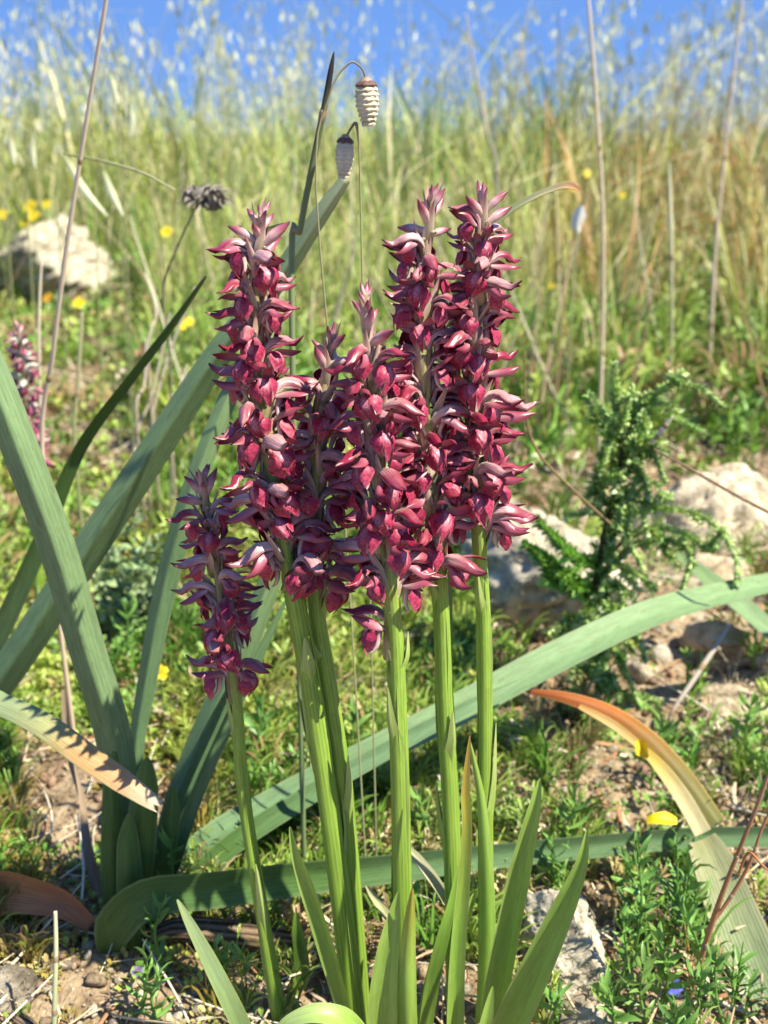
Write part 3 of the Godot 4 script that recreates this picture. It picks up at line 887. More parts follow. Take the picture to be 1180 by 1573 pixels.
func oat_plant(label: String, at: Vector3, h: float, lean: Vector3, n: int, group: String) -> void:
	var o := thing("wild_oat", label, "wild oat", at, group)
	var s := oat_shape(h, lean, n)
	put("stem", s[0], M.straw, o)
	for d in s[1]:
		var g := Geo.new()
		tube(g, d, [.0004, .0003, .0002], [Color(.5, .5, .28)], 5, 3)
		var ped := put("pedicel", g.mesh(), M.straw, o)
		var m := put("spikelet", oats[rng.randi() % 3], M.straw, ped, d[2])
		m.rotation = Vector3(R(-.35, .35), R(0, TAU), R(-.35, .35))
		m.scale = Vector3.ONE * R(.85, 1.2)
	for l in s[2]:
		var g := Geo.new()
		blade(g, l, Vector3.UP, [.002, .003, .0024, .0003], [Color(.20, .30, .10), Color(.34, .38, .16)], .3, 0.0, 8, 2)
		put("leaf", g.mesh(), M.grass, o)

func merged_oats(n: int) -> ArrayMesh:
	var g := Geo.new()
	var h := 0.62
	var lean := Vector3(R(-.12, .12), 0, R(-.12, .12))
	var bend := [Vector3.ZERO, Vector3(lean.x * .12, h * .35, lean.z * .12), Vector3(lean.x * .42, h * .7, lean.z * .42), Vector3(lean.x, h, lean.z)]
	tube(g, bend, [.0013, .001, .0008, .0004], [Color(.30, .34, .14), Color(.46, .46, .24), Color(.58, .54, .34)], 9, 3)
	var sp := spline(bend, 20)
	for k in n:
		var q := mini(int(lerpf(0.6, 1.0, float(k) / (n - 1)) * 20), 19)
		var a := R(0, TAU)
		var reach := R(.012, .05)
		var to := sp[q] + Vector3(cos(a) * reach, R(-.02, .012), sin(a) * reach)
		tube(g, [sp[q], sp[q].lerp(to, .6) + Vector3(0, .012, 0), to], [.0004, .0003, .0002], [Color(.5, .5, .28)], 3, 3)
		var w := R(.0016, .0028)
		var tilt := Vector3(R(-.01, .01), -.022, R(-.01, .01))
		blade(g, [to, to + tilt * .45, to + tilt], Vector3(cos(a), .2, sin(a)), [.0006, w, .0002], [Color(.62, .62, .40), Color(.76, .74, .56)], -.5, 0.0, 4, 2)
		blade(g, [to, to + tilt * .45 + Vector3(.002, 0, .002), to + tilt + Vector3(.004, 0, .003)], Vector3(sin(a), .2, cos(a)), [.0006, w * .8, .0002], [Color(.62, .62, .40), Color(.76, .74, .56)], -.5, 0.0, 4, 2)
	return g.mesh()

func quaking_spikelet(label: String, path: Array, top: Array, length_px: float, width_px: float, lean: float) -> void:
	var tr := trace(path)
	var foot: Vector3 = tr[0][0]
	var ctrl := []
	for p in tr[0]:
		ctrl.append(p - foot)
	var o := thing("quaking_grass", label, "grass seed head", foot, "quaking grass seed heads")
	var g := Geo.new()
	tube(g, ctrl, tr[1], [Color(.34, .36, .18), Color(.36, .34, .2), Color(.2, .14, .1)], 30, 5)
	put("stalk", g.mesh(), M.straw, o)
	var hang := on_z(top[0], top[1], top[2])
	var u := depth_of(hang) / FOCAL
	var L := length_px * u
	var W := width_px * u * .5
	var sp := Node3D.new()
	sp.name = "spikelet"
	o.add_child(sp, true)
	sp.position = hang - foot
	sp.rotation = Vector3(0, .3, lean)
	g = Geo.new()
	tube(g, [Vector3(0, 0, 0), Vector3(0, -L * .3, 0), Vector3(0, -L * .6, 0), Vector3(0, -L * .97, 0)], [W * .3, W * .98, W * .92, W * .2], [Color(.3, .2, .14), Color(.80, .76, .56), Color(.86, .82, .64)], 10, 10)
	put("core", g.mesh(), M.straw, sp)
	var n := 9
	for k in n:                         # overlapping scales, alternately left and right
		for yaw in [0.0, 1.05, 2.1, 3.14, 4.2, 5.25]:
			var s := 1.0
			g = Geo.new()
			var t := (float(k) + (.5 if int(yaw * 2.0) % 2 == 0 else 0.0)) / n
			var y := -L * t * .86
			var bulge := W * (0.55 + 0.55 * sin(PI * clampf(t * .8 + .22, 0, 1)))
			var c := Color(.66, .57, .36).lerp(Color(.78, .70, .48), t) if k > 0 else Color(.16, .09, .07)
			blade(g, [Vector3(s * W * .04, y + L * .02, 0), Vector3(s * bulge * .62, y - L * .03, 0), Vector3(s * bulge * .95, y - L * .10, 0), Vector3(s * bulge * .93, y - L * .155, 0)], Vector3(s * .75, .7, .0), [W * .35, W * .55, W * .5, W * .08], [c * .9, c, c, c * (.85 if k > 0 else 1.0)], -.45, 0.0, 6, 6)
			put("scale", g.mesh(), M.straw, sp).rotation.y = yaw + .3 * (k % 2)

func make_stalks() -> void:
	var tan := [Color(.66, .52, .37), Color(.80, .66, .49), Color(.84, .72, .56)]
	var green := [Color(.28, .32, .13), Color(.42, .43, .22), Color(.5, .48, .28)]
	straw("tall pinkish-tan straw leaning across the boulder, thickest of the dry stalks", [[66, 720, -.48, 11], [82, 540, -.47, 10], [104, 370, -.46, 10], [134, 180, -.45, 9], [163, 0, -.44, 9], [176, -90, -.435, 6]], tan)
	straw("thin pinkish straw standing tall beyond the curled leaf tip", [[922, 640, -.9, 8], [926, 500, -.9, 8], [926, 330, -.89, 8], [917, 170, -.88, 7], [904, 0, -.87, 6], [896, -80, -.87, 4]], tan)
	straw("faint tan straw rising near the red-brown seed heads", [[1090, 560, -1.3, 8], [1098, 400, -1.3, 8], [1112, 250, -1.29, 7], [1140, 0, -1.27, 5], [1150, -80, -1.26, 3]], tan)
	straw("pale upright straw with a bleached sheath above the dark green mound", [[1030, 560, -1.0, 6], [1032, 440, -1.0, 7], [1030, 340, -1.0, 11], [1028, 250, -1.0, 3]], [Color(.36, .36, .16), Color(.55, .54, .32), Color(.72, .72, .52)])
	straw("thin grey-violet straw slanting up beside the white oat heads", [[765, 290, -1.5, 5], [745, 190, -1.49, 6], [725, 80, -1.48, 5], [716, 20, -1.48, 3]], [Color(.5, .45, .38), Color(.55, .5, .45)])
	straw("green straw beside the pale orchid spike, slightly bent", [[115, 680, -.7, 8], [120, 590, -.7, 8], [126, 480, -.7, 7]], green)
	straw("second thin straw between the tan one and the pale orchid spike", [[58, 760, -.66, 6], [62, 640, -.66, 6], [60, 500, -.66, 6], [64, 400, -.66, 4]], tan)
	straw("pale jointed green straw standing in the lower corner", [[82, 1640, -.285, 11], [84, 1540, -.288, 11], [86, 1460, -.291, 10], [85, 1400, -.294, 8]], [Color(.34, .42, .2), Color(.52, .56, .34), Color(.58, .6, .4)])
	straw("rusty bent grass stalk rising over the striped strap leaf", [[1052, 1560, -.30, 9], [1072, 1490, -.298, 14], [1100, 1400, -.295, 13], [1130, 1320, -.293, 10], [1168, 1225, -.29, 9], [1200, 1130, -.288, 5]], [Color(.40, .30, .10), Color(.46, .22, .10), Color(.40, .19, .10), Color(.50, .33, .22)])
	straw("forked rusty stalk crossing behind the bent one", [[1085, 1430, -.299, 7], [1118, 1385, -.30, 9], [1150, 1330, -.30, 8], [1172, 1270, -.30, 6], [1196, 1220, -.30, 4]], [Color(.42, .18, .09), Color(.46, .22, .12)])
	straw("short orange stalk hooked beside the forked one", [[1134, 1345, -.298, 6], [1150, 1310, -.296, 6], [1172, 1330, -.29, 5], [1195, 1350, -.285, 3]], [Color(.5, .2, .07), Color(.45, .2, .1)])
	straw("dark thin stalk slanting down from the little shrub over the pale rock", [[1215, 805, -.47, 7], [1130, 760, -.475, 7], [1060, 720, -.48, 6], [1005, 690, -.49, 4]], [Color(.2, .13, .09), Color(.24, .16, .1)])
	straw("dark wiry stalk curving down past the slender spike to the shrub", [[938, 805, -.50, 6], [880, 752, -.495, 6], [830, 700, -.49, 6], [808, 640, -.485, 5], [806, 540, -.48, 3]], [Color(.25, .17, .09), Color(.3, .2, .1)])
	straw("bleached split straw stuck in the shrub", [[1000, 682, -.46, 5], [1018, 660, -.458, 12], [1034, 640, -.456, 2]], [Color(.6, .55, .4), Color(.75, .7, .56)])
	straw("pale dry stalk leaning on the gravel below the shrub", [[985, 1215, -.47, 7], [1005, 1175, -.475, 9], [1020, 1140, -.48, 3]], [Color(.5, .44, .34), Color(.6, .54, .42)])
	straw("grey dead twig leaning on the tan rock at the edge", [[1030, 1100, -.5, 9], [1065, 1045, -.51, 12], [1095, 1000, -.52, 12], [1120, 960, -.53, 8]], [Color(.36, .3, .25), Color(.5, .44, .38), Color(.44, .38, .32)])
	straw("dark-tipped flower stalk standing straight behind the tall left spike", [[448, 470, -.375, 13], [462, 350, -.372, 14], [485, 230, -.37, 15], [500, 155, -.369, 14], [508, 110, -.369, 13], [513, 80, -.369, 3]], [Color(.20, .28, .13), Color(.24, .31, .15), Color(.16, .2, .08), Color(.035, .03, .025), Color(.03, .022, .02)])
	straw("fine dry stem arching from the paired pale leaves to the withered flower head", [[98, 236, -.55, 4], [160, 248, -.53, 5], [220, 266, -.51, 5], [268, 292, -.49, 4]], green)
	for w in [["dry forked twig below the yellow flower pair", 228, 690, 255, 560, 300, 440], ["bleached twig leaning right, under the dark narrow leaf", 205, 700, 235, 600, 262, 480], ["short buff twig beside the long keeled leaf", 262, 640, 275, 600, 288, 560], ["thin grey twig near the bright green sprig", 228, 560, 240, 480, 222, 420], ["brown twig stub on the dark mound", 210, 640, 222, 590, 225, 520]]:
		straw(w[0], [[w[1], w[2], -.75, 6], [w[3], w[4], -.76, 6], [w[5], w[6], -.77, 3]], [Color(.36, .28, .2), Color(.52, .45, .34), Color(.6, .54, .42)], "dry_twig")
	quaking_spikelet("upper quaking grass seed head, hanging plump and cream against the meadow", [[566, 1398, -.36, 3], [530, 800, -.37, 3], [486, 300, -.362, 3], [505, 150, -.36, 3.5], [535, 98, -.36, 3.5], [555, 104, -.36, 3], [562, 122, -.36, 3]], [562, 118, -.36], 74, 38, .06)
	quaking_spikelet("lower quaking grass seed head, smaller and dark-capped above the cut leaf tip", [[580, 1385, -.368, 3], [566, 800, -.372, 3], [556, 400, -.37, 3], [552, 240, -.368, 3], [548, 192, -.366, 6], [540, 196, -.366, 4], [532, 210, -.366, 3]], [531, 206, -.366], 68, 30, -.06)
	# paired pale oat leaves in the middle distance, and hanging oat heads nearer than the rest
	for q in [["paler long husk hanging from the arching stem", 98, 238, 128, 290, 165, 332, 14], ["straighter husk hanging beside the arching stem", 158, 262, 172, 298, 190, 332, 13], ["slim pale husk against the blue-green grass", 168, 112, 176, 138, 180, 160, 11], ["husk hanging under the others in the grass", 200, 160, 203, 185, 200, 212, 12], ["bright husk above the tan straw", 192, 130, 192, 150, 193, 172, 9], ["upright pale bud-like husk by the left edge", 14, 206, 18, 230, 22, 252, 11], ["second upright husk by the left edge", 48, 212, 50, 235, 54, 258, 11]]:
		var husk := leaf_thing("oat_husk", q[0], "oat husk", [[q[1], q[2], -.95, 3], [(q[1] + q[3]) / 2.0, (q[2] + q[4]) / 2.0, -.95, q[7] * .8], [q[3], q[4], -.95, q[7]], [q[5], q[6], -.95, 2]], Vector3(.3, .3, 1), [Color(.42, .48, .26), Color(.6, .64, .42), Color(.66, .68, .48)], M.straw, -.6, 0.0, null, true, 0.0, 0.0, 4, 12, "pale oat husks in the grass")
		var hg := Geo.new()
		var fall: float = ground_y(husk.position.x, husk.position.z) - husk.position.y
		tube(hg, [Vector3(-.02, fall, -.01), Vector3(-.017, fall * .5, -.01), Vector3(-.009, fall * .08, -.004), Vector3(-.003, .006, 0), Vector3.ZERO], [.0007, .0006, .0003], [Color(.34, .38, .16), Color(.5, .5, .28)], 16, 4)
		put("stalk", hg.mesh(), M.straw, husk)
	leaf_thing("curled_leaf_tip", "thin pale leaf curling over to a rusty tip behind the tall right spikes", "leaf", [[690, 1385, -.37, 12], [690, 900, -.366, 12], [694, 560, -.362, 13], [712, 410, -.36, 13], [772, 335, -.36, 15], [812, 308, -.358, 14], [848, 292, -.356, 13], [872, 286, -.354, 18], [890, 292, -.352, 5]], Vector3(-.2, .8, .6), [Color(.22, .3, .12), Color(.24, .32, .12), Color(.26, .33, .13), Color(.3, .36, .15), Color(.38, .42, .2), Color(.44, .46, .24), Color(.50, .46, .26), Color(.52, .34, .18), Color(.46, .2, .09)], M.dead_leaf, .4, .0006, null)
	leaf_thing("dark_leaf_tip", "tiny dark leaf sticking out of the left spike's crown", "leaf", [[405, 352, -.292, 4], [418, 352, -.292, 11], [428, 348, -.292, 8], [439, 343, -.292, 2]], Vector3(.1, .6, .8), [Color(.06, .09, .03), Color(.05, .08, .03)], M.green, .3, 0.0, null)
	leaf_thing("white_seed_husk", "single white papery husk floating on a stalk beyond the curled leaf tip", "seed husk", [[889, 358, -1.0, 4], [886, 345, -1.0, 18], [890, 328, -1.0, 20], [894, 316, -1.0, 5]], Vector3(-.3, .4, 1), [Color(.7, .7, .6), Color(.85, .84, .78)], M.straw, -.6, 0.0, null)
	straw("thin stalk that carries the white papery husk", [[876, 520, -1.0, 4], [880, 440, -1.0, 4], [888, 358, -1.0, 4]], green)

func grey_flower_head() -> void:
	var at := on_z(310, 300, -.58)
	var o := thing("withered_flower_head", "fuzzy grey withered flower head nodding beside the tallest left spike", "flower", at)
	var g := Geo.new()
	tube(g, [on_ground(256, 985) - at, on_z(262, 760, -.62) - at, on_z(262, 560, -.62) - at, on_z(250, 450, -.61) - at, on_z(272, 380, -.595) - at, Vector3(0, 0, 0)], [.0007, .0007, .0006], [Color(.2, .2, .12), Color(.26, .25, .18)], 16, 5)
	put("stem", g.mesh(), M.straw, o)
	for b in [[Vector3(0, 0, 0), .0062], [Vector3(.006, -.003, .001), .0052], [Vector3(-.005, .001, 0), .0042]]:
		var core := stone_mesh(Vector3(1.15, .85, 1) * float(b[1]) * 1.1, 400 + int(b[1] * 1e4), Color(.22, .20, .17), 5, .35, 12)
		put("seed_pad", core, M.straw, o, b[0])
	for k in 300:
		var a := R(0, TAU)
		var e := R(-.5, 1.2)
		var d := Vector3(cos(a) * cos(e) * 1.15 + .25, sin(e) * .6 - .15, sin(a) * cos(e))
		var off := Vector3(R(-.006, .007), R(-.003, .002), 0)
		var L := R(.006, .0115)
		g = Geo.new()
		var c := Color(.17, .15, .12).lerp(Color(.36, .32, .27), rng.randf())
		blade(g, [off + d * .003, off + d * L * .6 + Vector3(0, .0006, 0), off + d * L + Vector3(R(-.002, .002), R(-.003, .001), 0)], Vector3(0.3, 1, .2), [.0006, .0009, .0002], [c * .8, c, c * 1.05], .5, 0.0, 4, 2)
		put("bract", g.mesh(), M.straw, o)

# ---------- small plants ----------
func narrow_herb(label: String, foot: Vector3, tip: Vector3, n: int, leaf: float, col: Color, group: String, single := true) -> void:
	var o := thing("green_herb", label, "herb", foot, group)
	var to := tip - foot
	var mid := to * .5 + Vector3(R(-.004, .004), .002, R(-.004, .004))
	var g := Geo.new()
	tube(g, [Vector3.ZERO, mid, to], [.0008, .0006, .0003], [col * .9, col], 8, 5)
	put("stem", g.mesh(), M.green, o)
	var shapes := []
	for k in 3:
		shapes.append(shrub_leaf(leaf, leaf * R(.10, .15), col * R(.8, 1.25), .4, .2))
	var sp := spline([Vector3.ZERO, mid, to], 20)
	for k in n:
		var t := lerpf(.12, 1.0, float(k) / n)
		var q := mini(int(t * 20), 19)
		var a := k * 2.4 + R(-.3, .3)
		var up := R(.5, 1.3) if t < .85 else R(1.2, 2.4)
		var m := put("leaf", shapes[k % 3], M.green, o)
		m.transform = turned(sp[q], Vector3(cos(a), up, sin(a)), R(0, 6), Vector3.ONE * R(.75, 1.15) * (1.0 if t < .9 else .8))

func small_flower(n: String, label: String, px: float, py: float, z: float, size: float, col: Color, petals: int, group: String, face: Vector3, stem := true) -> void:
	var at := on_z(px, py, z)
	var o := thing(n, label, "flower", at, group)
	var g := Geo.new()
	blade(g, [Vector3.ZERO, Vector3(0, size * .32, size * .1), Vector3(0, size * .5, size * .06)], Vector3.BACK, [size * .08, size * .24, size * .12], [col * .75, col, col], .25, 0.0, 5, 4)
	var pm := g.mesh()
	for k in petals:
		var m := put("petal", pm, M.flower, o)
		var z2 := face.normalized()
		var y2 := Vector3.UP.slide(z2).normalized().rotated(z2, TAU * k / petals + R(-.15, .15))
		m.transform = Transform3D(Basis(y2.cross(z2), y2, z2), Vector3.ZERO)
	g = Geo.new()
	tube(g, [-face.normalized() * size * .05, face.normalized() * size * .08], [size * .1, size * .06], [Color(.4, .3, .02)], 2, 6)
	put("centre", g.mesh(), M.flower, o)
	if stem:
		g = Geo.new()
		var gy := ground_y(at.x, at.z) - at.y
		tube(g, [Vector3(R(-.01, .01), gy, R(-.01, .01)), Vector3(0, gy * .5, R(-.004, .004)), -face.normalized() * size * .05], [.0007, .0005], [Color(.14, .22, .06)], 8, 4)
		put("stem", g.mesh(), M.green, o)

# ---------- ground and rocks ----------
func steps(fine: float, cell: float, far: float, grow: float) -> PackedFloat32Array:
	var out := PackedFloat32Array()
	var x := 0.0
	var d := cell
	while x < far:
		out.append(x)
		if x > fine:
			d *= grow
		x += d
	out.append(far)
	return out

func make_ground() -> void:
	var half := steps(0.75, 0.008, 320.0, 1.16)
	var xs := PackedFloat32Array()
	for k in range(half.size() - 1, 0, -1):
		xs.append(-half[k])
	for k in half.size():
		xs.append(half[k])
	var zs := PackedFloat32Array()
	var ahead := steps(1.1, 0.008, 320.0, 1.15)
	var behind := steps(0.1, 0.03, 60.0, 1.4)
	for k in range(behind.size() - 1, 0, -1):
		zs.append(behind[k])
	for k in ahead.size():
		zs.append(-ahead[k])
	var g := Geo.new()
	var q := FastNoiseLite.new()
	q.seed = 77
	q.frequency = 3.0
	for z in zs:
		for x in xs:
			var d := Vector2(x, z).length()
			var c := Color(0.52, 0.46, 0.38).lerp(Color(0.35, 0.30, 0.235), clampf(0.5 + q.get_noise_2d(x * 2.0, z * 2.0) * 1.4, 0, 1))
			if x > 0.08 and z < -0.42:
				c = c.lerp(Color(0.66, 0.60, 0.50), 0.75 * smoothstep(0.08, 0.25, x))
			c = c.lerp(Color(0.13, 0.15, 0.05), smoothstep(0.9, 3.0, d) * 0.75)
			g.add(Vector3(x, ground_y(x, z), z), c)
	var w := xs.size()
	for i in zs.size() - 1:
		for j in w - 1:
			var a := i * w + j
			g.quad(a, a + w, a + w + 1, a + 1)
	var o := put("ground", g.mesh(), M.soil, self)
	o.set_meta("kind", "structure")
	o.set_meta("label", "stony tan soil sloping away under the meadow")

func rock(label: String, px: float, py: float, z: float, wpx: float, hpx: float, deep: float, seed_: int, col: Color, cuts := 9, rough := 0.1, turn := 0.0, group := "", n := "rock", res := 20) -> void:
	var p := on_z(px, py, z)
	var u := depth_of(p) / FOCAL
	var o := put(n, stone_mesh(Vector3(wpx * .5 * u, hpx * .5 * u, deep), seed_, col, cuts, rough, res), M.rock, self, p)
	o.rotation.y = turn
	tag(o, label, "rock" if n == "rock" else n, group)

func make_rocks() -> void:
	var cream := Color(.58, .54, .45)
	var tan := Color(.66, .55, .41)
	rock("big pale boulder behind the tan straw, its upper corner bleached white", 78, 412, -2.3, 265, 175, .18, 11, Color(.68, .66, .58), 11, .16, .3, "", "rock", 44)
	rock("small pale stone against the big boulder, beside the bright sprig", 196, 428, -2.4, 48, 52, .05, 12, cream)
	rock("grey lichened rock in the shade behind the slender spike", 838, 905, -.66, 250, 330, .085, 24, Color(.66, .62, .54), 12, .14, .5, "", "rock", 44)
	rock("large tan rock behind the spiky shrub", 1088, 832, -.84, 400, 290, .11, 31, Color(.80, .72, .59), 12, .14, .2, "", "rock", 44)
	rock("rounded tan stone under the shrub's drooping wand", 1090, 940, -.70, 230, 170, .055, 32, Color(.70, .60, .46), 8, .1, .6)
	rock("tan block half under the short green strap leaf at the edge", 1150, 985, -.60, 170, 120, .055, 33, Color(.62, .51, .38), 9, .12, .9)
	rock("flat tan stone below the long leaf, beside the grey dead twig", 1120, 1100, -.52, 150, 70, .035, 34, Color(.66, .57, .45), 8, .12, .2)
	rock("white angular stone lying in front of the widest basal leaf", 868, 1462, -.326, 200, 165, .030, 41, Color(.72, .68, .60), 14, .10, .35, "", "rock", 44)
	rock("lower white stone with a broken edge, in the front corner of the soil", 905, 1562, -.300, 120, 80, .020, 42, Color(.62, .57, .49), 11, .1, 1.2)
	rock("distant white stone to the right of the faint tan straw", 1080, 432, -2.8, 62, 56, .06, 51, cream, 8)
	rock("distant small white stone left of the bleached sheath", 998, 464, -2.5, 42, 30, .04, 52, Color(.68, .66, .6), 8)
	rock("roundish white stone between the slender spike and the shrub", 836, 690, -1.2, 42, 58, .025, 53, Color(.66, .64, .58), 8)
	rock("flat pale stone above the large tan rock", 1075, 682, -1.3, 90, 38, .05, 54, cream, 8)
	rock("pale stone in the green, above the shrub's arching wand", 1085, 420, -2.4, 44, 40, .04, 55, Color(.6, .58, .5), 8)
	rock("beige stone behind the stems of the middle spikes", 570, 975, -.62, 90, 90, .035, 61, cream, 8)
	rock("pinkish stone beside the middle stem, low behind the clump", 590, 1050, -.55, 70, 50, .025, 62, Color(.52, .42, .36), 8)
	rock("grey pebble-backed stone in the lower left corner", 18, 1515, -.31, 70, 50, .012, 63, Color(.42, .39, .35), 9)

func near_what(p: Vector3) -> String:
	var s := seen_at(p)
	var spots := [[80, 1540, "beside the jointed green straw"], [200, 1500, "at the foot of the bulb plant"], [330, 1460, "by the brown root"], [340, 1560, "below the channelled leaf"], [460, 1450, "behind the short blunt leaf"], [520, 1500, "beside the thick stem's foot"], [660, 1460, "between the middle and tall stems"], [800, 1330, "behind the upright pointed leaf"], [870, 1260, "under the shrub's lowest twigs"], [960, 1330, "below the low strap leaf"], [960, 1480, "beside the white angular stone"], [1060, 1560, "near the blue petal"], [1090, 1180, "beyond the orange dead leaf"], [1120, 1060, "beside the flat tan stone"], [760, 1150, "under the long leaf"], [760, 1230, "behind the slender stem"], [960, 1010, "beside the rounded tan stone"], [560, 1110, "above the long leaf, behind the middle stem"], [420, 1160, "behind the short spike's stem"], [60, 1280, "in the moss behind the torn leaf"]]
	var best := 1e9
	var out := ""
	for q in spots:
		var d := Vector2(q[0], q[1]).distance_to(s)
		if d < best:
			best = d
			out = q[2]
	return out

func make_pebbles() -> void:
	var tones := [[Color(.62, .56, .47), "cream"], [Color(.52, .42, .31), "tan"], [Color(.44, .40, .36), "grey"], [Color(.48, .34, .26), "reddish"], [Color(.68, .65, .59), "whitish"], [Color(.34, .27, .21), "brown"]]
	var shapes := []
	for k in 7:
		shapes.append(stone_mesh(Vector3(1, R(.5, .8), R(.7, 1)), 100 + k, Color.WHITE, 8, .12, 8))
	var made := 0
	var tries := 0
	while made < 150 and tries < 3000:
		tries += 1
		var px := R(-30, 1210)
		var py := R(930, 1600)
		if px < 760 and py < 1080 and rng.randf() < .7:
			continue
		if px < 380 and py < 1420:
			continue
		var p := on_ground(px, py)
		var r := lerpf(.0022, .0075, pow(rng.randf(), 2.2)) * (1.0 if py > 1200 else 1.5)
		if Vector2(p.x - .01, p.z + .285).length() < .028:
			continue
		var size := "tiny" if r < .003 else "small" if r < .0045 else "middling" if r < .0062 else "large"
		var tone: Array = []
		var form := 0
		var lab := ""
		for again in 14:
			tone = tones[rng.randi() % 6]
			form = rng.randi() % 7
			lab = "%s %s %s pebble %s" % [size, ["flat", "rounded", "angular", "chipped", "oval", "lumpy", "wedge-shaped"][form], tone[1], near_what(p)]
			if not used_labels.has(lab):
				break
		if used_labels.has(lab):
			continue
		used_labels[lab] = true
		var o := MeshInstance3D.new()
		o.name = numbered("pebble")
		o.mesh = shapes[form]
		var key := "pebble_" + str(tone[1])
		if not M.has(key):
			var m: StandardMaterial3D = (M.rock as StandardMaterial3D).duplicate()
			m.resource_name = key
			m.albedo_color = (tone[0] as Color).linear_to_srgb()
			m.uv1_scale = Vector3(.5, .5, .5)
			M[key] = m
		o.material_override = M[key]
		add_child(o)
		o.position = p + Vector3(0, r * .25, 0)
		o.rotation = Vector3(R(-.5, .5), R(0, TAU), R(-.5, .5))
		o.scale = Vector3.ONE * r
		tag(o, lab, "pebble", "pebbles strewn on the soil")
		made += 1
	# gravel and crumbs too small to count
	var bit := stone_mesh(Vector3(1, .7, .85), 300, Color.WHITE, 7, .15, 5)
	var gm: StandardMaterial3D = (M.rock as StandardMaterial3D).duplicate()
	gm.uv1_scale = Vector3(.6, .6, .6)
	M["gravel"] = gm
	var where := []
	var tint := []
	for k in 20000:
		var z := -lerpf(.20, 1.3, pow(rng.randf(), 1.5))
		var x := R(-1, 1) * (.5 * absf(z) + .12)
		var r := lerpf(.0006, .0030, pow(rng.randf(), 3.0)) * (1.0 + absf(z))
		where.append(Transform3D(Basis.from_euler(Vector3(R(0, 6), R(0, 6), R(0, 6))).scaled(Vector3.ONE * r), at_ground(x, z, r * .3)))
		var c: Color = tones[rng.randi() % 6][0]
		tint.append(c * R(.6, 1.15))
	scatter("gravel", bit, gm, where, tint, "fine stony crumbs and grit over the soil")
	# dry bits of stalk and leaf litter
	var lg := Geo.new()
	blade(lg, [Vector3(-1, 0, 0), Vector3(-.3, .06, .05), Vector3(.4, .08, -.04), Vector3(1, 0, .05)], Vector3.UP, [.05, .09, .08, .03], [Color.WHITE], -.6, 0.0, 5, 2)
	var lm := lg.mesh()
	where = []
	tint = []
	for k in 5500:
		var z := -lerpf(.20, 1.6, pow(rng.randf(), 1.4))
		var x := R(-1, 1) * (.5 * absf(z) + .12)
		var r := R(.0025, .0095) * (1.0 + .6 * absf(z))
		where.append(Transform3D(Basis.from_euler(Vector3(R(-.4, .4), R(0, 6.3), R(-.4, .5))).scaled_local(Vector3(r, r, r * R(.4, 1.6))), at_ground(x, z, R(.0006, .004))))
		var c: Color = [Color(.46, .36, .24), Color(.32, .20, .12), Color(.58, .50, .36), Color(.24, .15, .09), Color(.42, .22, .11)][rng.randi() % 5]
		tint.append(c)
	var fg := Geo.new()
	tube(fg, [Vector3(-.5, 0, 0), Vector3(-.1, .02, .03), Vector3(.5, .05, -.02)], [.012, .011, .006], [Color.WHITE], 6, 4)
	var fw := []
	var ft := []
	for k in 1100:
		var z := -lerpf(.24, 1.7, pow(rng.randf(), 1.4))
		var x := R(-1, 1) * (.5 * absf(z) + .12)
		var L := R(.02, .07) * (.7 + .5 * absf(z))
		fw.append(Transform3D(Basis.from_euler(Vector3(0, R(0, TAU), R(-.15, .45))).scaled(Vector3(L, L, L)), at_ground(x, z, R(.002, .012))))
		ft.append([Color(.74, .66, .46), Color(.66, .54, .36), Color(.80, .74, .58), Color(.52, .38, .24)][rng.randi() % 4])
	scatter("fallen_straw", fg.mesh(), M.straw, fw, ft, "bleached straws lying criss-cross over the soil and herbs")
	scatter("leaf_litter", lm, M.straw, where, tint, "dry bits of grass and leaf lying on the soil")

